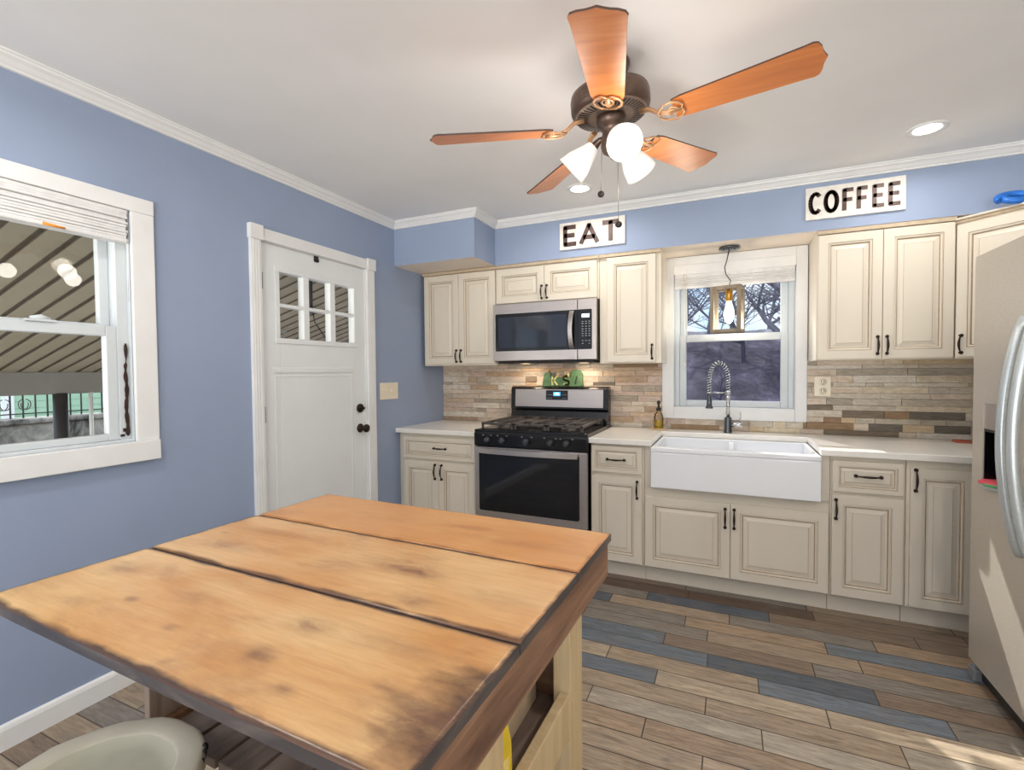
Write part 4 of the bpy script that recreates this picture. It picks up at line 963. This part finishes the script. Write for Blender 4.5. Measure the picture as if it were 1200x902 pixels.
# ------------------------------------------------------------------ outside, left: patio awning, fence, houses
GZ = -.6
aw = thing('patio_awning', 'beige ribbed metal awning over the patio outside the left window', 'awning', (-2, 2, 2))
f = MB(); sl = .266; nse = 46
for i in range(nse):
    y0 = -1.2+i*.15
    def q(ya, yb, dz, mi):
        f.quad((-.16, ya, 2.35-sl*.16+dz), (-.16, yb, 2.35-sl*.16+dz), (-3.9, yb, 2.35-sl*3.9+dz), (-3.9, ya, 2.35-sl*3.9+dz), mi)
    q(y0, y0+.115, 0, 0); q(y0+.115, y0+.15, .012, 1)
    for ye in (y0+.115, y0+.15): f.quad((-.16, ye, 2.35-sl*.16), (-.16, ye, 2.35-sl*.16+.012), (-3.9, ye, 2.35-sl*3.9+.012), (-3.9, ye, 2.35-sl*3.9), 1)
f.build('roof_panels', ['awning', 'awnseam'], aw)
f = MB(); f.box(-3.92, -3.78, -1.2, 5.7, 1.125, 1.345); f.build('gutter', 'gutter', aw, .01)
f = MB(); f.tube([(-3.82, 2.555, GZ), (-3.82, 2.555, 1.13)], .058, 16); tag(f.build('patio_post', 'post'), 'thick black round post holding up the patio awning', 'post')
f = MB(); f.tube([(-3.8, 2.8, GZ), (-3.8, 2.8, 1.13)], .018, 10); tag(f.build('patio_post', 'whitepost'), 'thin white pole beside the thick black patio post', 'post')
sbox('floor_patio', 'patio', -12, -.14, -3, 8, GZ-.05, GZ)
f = MB(); f.box(-6.3, -6.0, -2, 8, GZ, .68); f.box(-6.34, -5.96, -2, 8, .68, .75); tag(f.build('retaining_wall', 'concrete', bevel=.02), 'stained concrete garden wall beyond the patio', 'garden wall')
fe = thing('iron_fence', 'black wrought iron fence on top of the concrete garden wall', 'fence', (-6.15, 3, .75))
f = MB()
for z in (.8, 1.05, 1.32): f.box(-6.16, -6.14, -1.5, 7.5, z, z+.015)
y = -1.5
while y < 7.5: f.box(-6.157, -6.143, y, y+.016, .75, 1.42); y += .125
for yc in (2.95, 3.15, 4.6):
    for sg in (-1, 1):
        for zc in (.93, 1.14): f.tube([(-6.15, yc+sg*(.012+.05*math.sin(t*.5)*1.0), zc+.07*math.cos(t*.5)) for t in range(11)], .006, 5)
f.build('fence_panel', 'iron', fe)
def house(name, label, mat, x0, x1, y0, y1, z0, z1, ridge, axis='y', lap=.14):
    h = thing(name, label, 'house', ((x0+x1)/2, (y0+y1)/2, z0))
    f = MB(); z = z0
    while z < z1:
        f.box(x0, x1, y0, y1, z, min(z+lap-.012, z1)); f.box(x0+.015, x1-.015, y0+.015, y1-.015, z+lap-.012, min(z+lap, z1)); z += lap
    f.build('siding', mat, h)
    f = MB(); e = .25; xm, ym = (x0+x1)/2, (y0+y1)/2
    if axis == 'y': f.prism([(x0-e, z1-.02), (x1+e, z1-.02), (xm, ridge)], 'y', y0-e, y1+e)
    else: f.prism([(y0-e, z1-.02), (y1+e, z1-.02), (ym, ridge)], 'x', x0-e, x1+e)
    f.build('roof', 'roofing', h)
    return h
hs = house('neighbour_house', 'pale green sided house beyond the iron fence, seen through the left window', 'siding', -16, -10.5, 4.4, 6.4, GZ, 3.2, 4.6)
f = MB(); f.box(-10.52, -10.46, 4.42, 4.6, GZ, 3.1); f.build('corner_board', 'whitepost', hs)
house('neighbour_house', 'white house left of the pale green house beyond the iron fence', 'sidingw', -17, -12.0, .4, 3.6, GZ, 3.2, 4.6)

# hanging bracket outside the door
BYY = 2.757
hb = MB(); hb.box(-.62, -.6, BYY-.0125, BYY+.0125, 1.80, 2.12); hb.box(-.63, -.59, BYY-.03, BYY+.03, 1.77, 1.8)
hb.tube([(-.6, BYY+.01, 1.78), (-.58, BYY+.01, 1.70), (-.55, BYY+.09, 1.58), (-.52, BYY+.22, 1.5)], .004, 6)
hb.tube([(-.61, BYY, 2.12), (-.61, BYY, 2.17)], .008, 8)
tag(hb.build('hanging_bracket', 'blackmatte'), 'black hanging bar with a thin cable outside the door window', 'bracket')

# ------------------------------------------------------------------ outside, back: sloping wooded yard
f = MB(); nx, ny = 50, 40; X0, X1, Y0, Y1 = -30, 30, 3.9, 60
def gh(x, y):
    t = max(0, min(1, (y-5)/21)); return -.6+3.7*t*t*(3-2*t)*1.0+.12*math.sin(x*1.3+y)*t+.1*math.sin(x*.7-y*.9)*t
k = f.add([(X0+(X1-X0)*i/nx, Y0+(Y1-Y0)*j/ny, gh(X0+(X1-X0)*i/nx, Y0+(Y1-Y0)*j/ny)) for i in range(nx+1) for j in range(ny+1)])
for i in range(nx):
    for j in range(ny): q0 = k+i*(ny+1)+j; f.face((q0, q0+ny+1, q0+ny+2, q0+1), 0, True)
struct(f.build('ground_yard', 'yard'))
def tree(x, y, h, seed, label, spread=1.0, r0=.16, lean=0):
    rg_ = random.Random(seed); f = MB()
    def grow(p, d, L, r, lev):
        n = 4; pts = [p]; rad = [r]; q = p.copy(); dd = d.copy()
        for i in range(n):
            dd = (dd+Vector((rg_.uniform(-1, 1), rg_.uniform(-1, 1), rg_.uniform(-.5, .8)))*.16).normalized(); q = q+dd*L/n; pts.append(q.copy()); rad.append(r*(1-.55*(i+1)/n))
        f.tube(pts, rad, 6 if lev < 2 else 4, caps=False)
        if lev >= 5 or r < .004: return
        m = (10, 6, 4, 3, 2)[lev]
        for i in range(m):
            t = rg_.uniform(.14 if lev == 0 else .15, 1); idx = min(int(t*n), n-1); b = pts[idx].lerp(pts[idx+1], t*n-idx)
            a = rg_.uniform(0, 2*PI); side = Vector((math.cos(a), math.sin(a), rg_.uniform(-.2, .5))).normalized()
            nd = (dd*.55+side*.75*spread).normalized(); grow(b, nd, L*rg_.uniform(.5, .72), max(rad[idx]*.58, .003), lev+1)
    z = gh(x, y)-.1
    grow(Vector((x, y, z)), Vector((lean, 0, 1)).normalized(), h*.62, r0, 0)
    return tag(f.build('bare_tree', 'bark'), label, 'tree', 'bare trees behind the house')
tl = 'bare winter tree on the wooded slope outside the sink window'
tree(3.9, 15, 6.0, 3, 'large bare tree with a forked trunk at the right of the sink window', 1.15, .17)
for i, (x, y, h, r) in enumerate(((-.3, 18.5, 5.0, .09), (2.4, 24, 5.0, .09), (6.2, 22, 5.6, .11), (.2, 26, 5.4, .1), (4.2, 30, 6, .11), (2.7, 16.5, 4.4, .07), (1.5, 21, 4.8, .085))):
    tree(x, y, h, 20+i, tl, 1.1, r)

for i, (x, y, h) in enumerate(((1.5, 9.6, .8), (2.9, 10.4, .9), (2.1, 12.6, 1.0), (3.6, 12.0, .9))):
    tree(x, y, h, 60+i, 'low leafless shrub on the slope behind the house', 1.3, .018)['group'] = 'leafless shrubs behind the house'
# ------------------------------------------------------------------ light
wd_ = bpy.data.worlds.new('winter sky with added ground glow'); S.world = wd_; wd_.use_nodes = True; nt = wd_.node_tree; nt.nodes.clear()
o_ = nt.nodes.new('ShaderNodeOutputWorld'); b_ = nt.nodes.new('ShaderNodeBackground'); tc = nt.nodes.new('ShaderNodeTexCoord')
nz = nt.nodes.new('ShaderNodeTexNoise'); nz.inputs['Scale'].default_value = 3.5; nz.inputs['Detail'].default_value = 5
rp = nt.nodes.new('ShaderNodeValToRGB'); rp.color_ramp.elements[0].position = .42; rp.color_ramp.elements[0].color = (.56, .76, 1, 1); rp.color_ramp.elements[1].position = .6; rp.color_ramp.elements[1].color = (1, 1, 1, 1)
nt.links.new(tc.outputs['Generated'], nz.inputs['Vector']); nt.links.new(nz.outputs['Fac'], rp.inputs[0]); nt.links.new(rp.outputs[0], b_.inputs[0]); nt.links.new(b_.outputs[0], o_.inputs[0])
sp_ = nt.nodes.new('ShaderNodeSeparateXYZ'); nt.links.new(tc.outputs['Generated'], sp_.inputs[0])
mr = nt.nodes.new('ShaderNodeMapRange'); nt.links.new(sp_.outputs[2], mr.inputs[0])
mr.inputs[1].default_value = 0.05; mr.inputs[2].default_value = 1; mr.inputs[3].default_value = 1.0; mr.inputs[4].default_value = 3.8
lt = nt.nodes.new('ShaderNodeMath'); lt.operation = 'LESS_THAN'; nt.links.new(sp_.outputs[2], lt.inputs[0]); lt.inputs[1].default_value = -.02
ma = nt.nodes.new('ShaderNodeMath'); ma.operation = 'MULTIPLY_ADD'; nt.links.new(lt.outputs[0], ma.inputs[0]); ma.inputs[1].default_value = 6.5; nt.links.new(mr.outputs[0], ma.inputs[2])  # strong glow below the horizon, added to throw light up onto the ceiling
nt.links.new(ma.outputs[0], b_.inputs[1])
mx = nt.nodes.new('ShaderNodeMix'); mx.data_type = 'RGBA'; nt.links.new(lt.outputs[0], mx.inputs[0]); nt.links.new(rp.outputs[0], mx.inputs[6]); mx.inputs[7].default_value = (1, .965, .91, 1); nt.links.new(mx.outputs[2], b_.inputs[0])
sun = bpy.data.lights.new('sun', 'SUN'); sun.energy = 5.0; sun.angle = math.radians(.6); sun.color = (1, .95, .86)
so_ = bpy.data.objects.new('sun', sun); COL.objects.link(so_)
so_.rotation_euler = Vector((.626, -1.10, -1.155)).to_track_quat('-Z', 'Y').to_euler()
def portal(loc, rot, sx_, sy_):
    a = bpy.data.lights.new('window_portal', 'AREA'); a.shape = 'RECTANGLE'; a.size = sx_; a.size_y = sy_; a.cycles.is_portal = True
    o = bpy.data.objects.new('window_portal', a); COL.objects.link(o); o.location = loc; o.rotation_euler = rot
portal((2.025, YF-.15, 1.25), (math.radians(90), 0, 0), 3.35, 1.9)
portal((2.33, YB+.15, 1.54), (math.radians(-90), 0, 0), .76, 1.03)
portal((-.16, .69, 1.5), (0, math.radians(-90), 0), 1.0, 1.06)

vs = S.view_settings
S.display_settings.display_device = 'sRGB'; vs.view_transform = 'Standard'; vs.look = 'None'; vs.exposure = 0.25; vs.gamma = 1; vs.use_curve_mapping = False
S.cycles.use_denoising = True; S.cycles.max_bounces = 10; S.cycles.diffuse_bounces = 6; S.cycles.transparent_max_bounces = 12; S.cycles.sample_clamp_indirect = 8
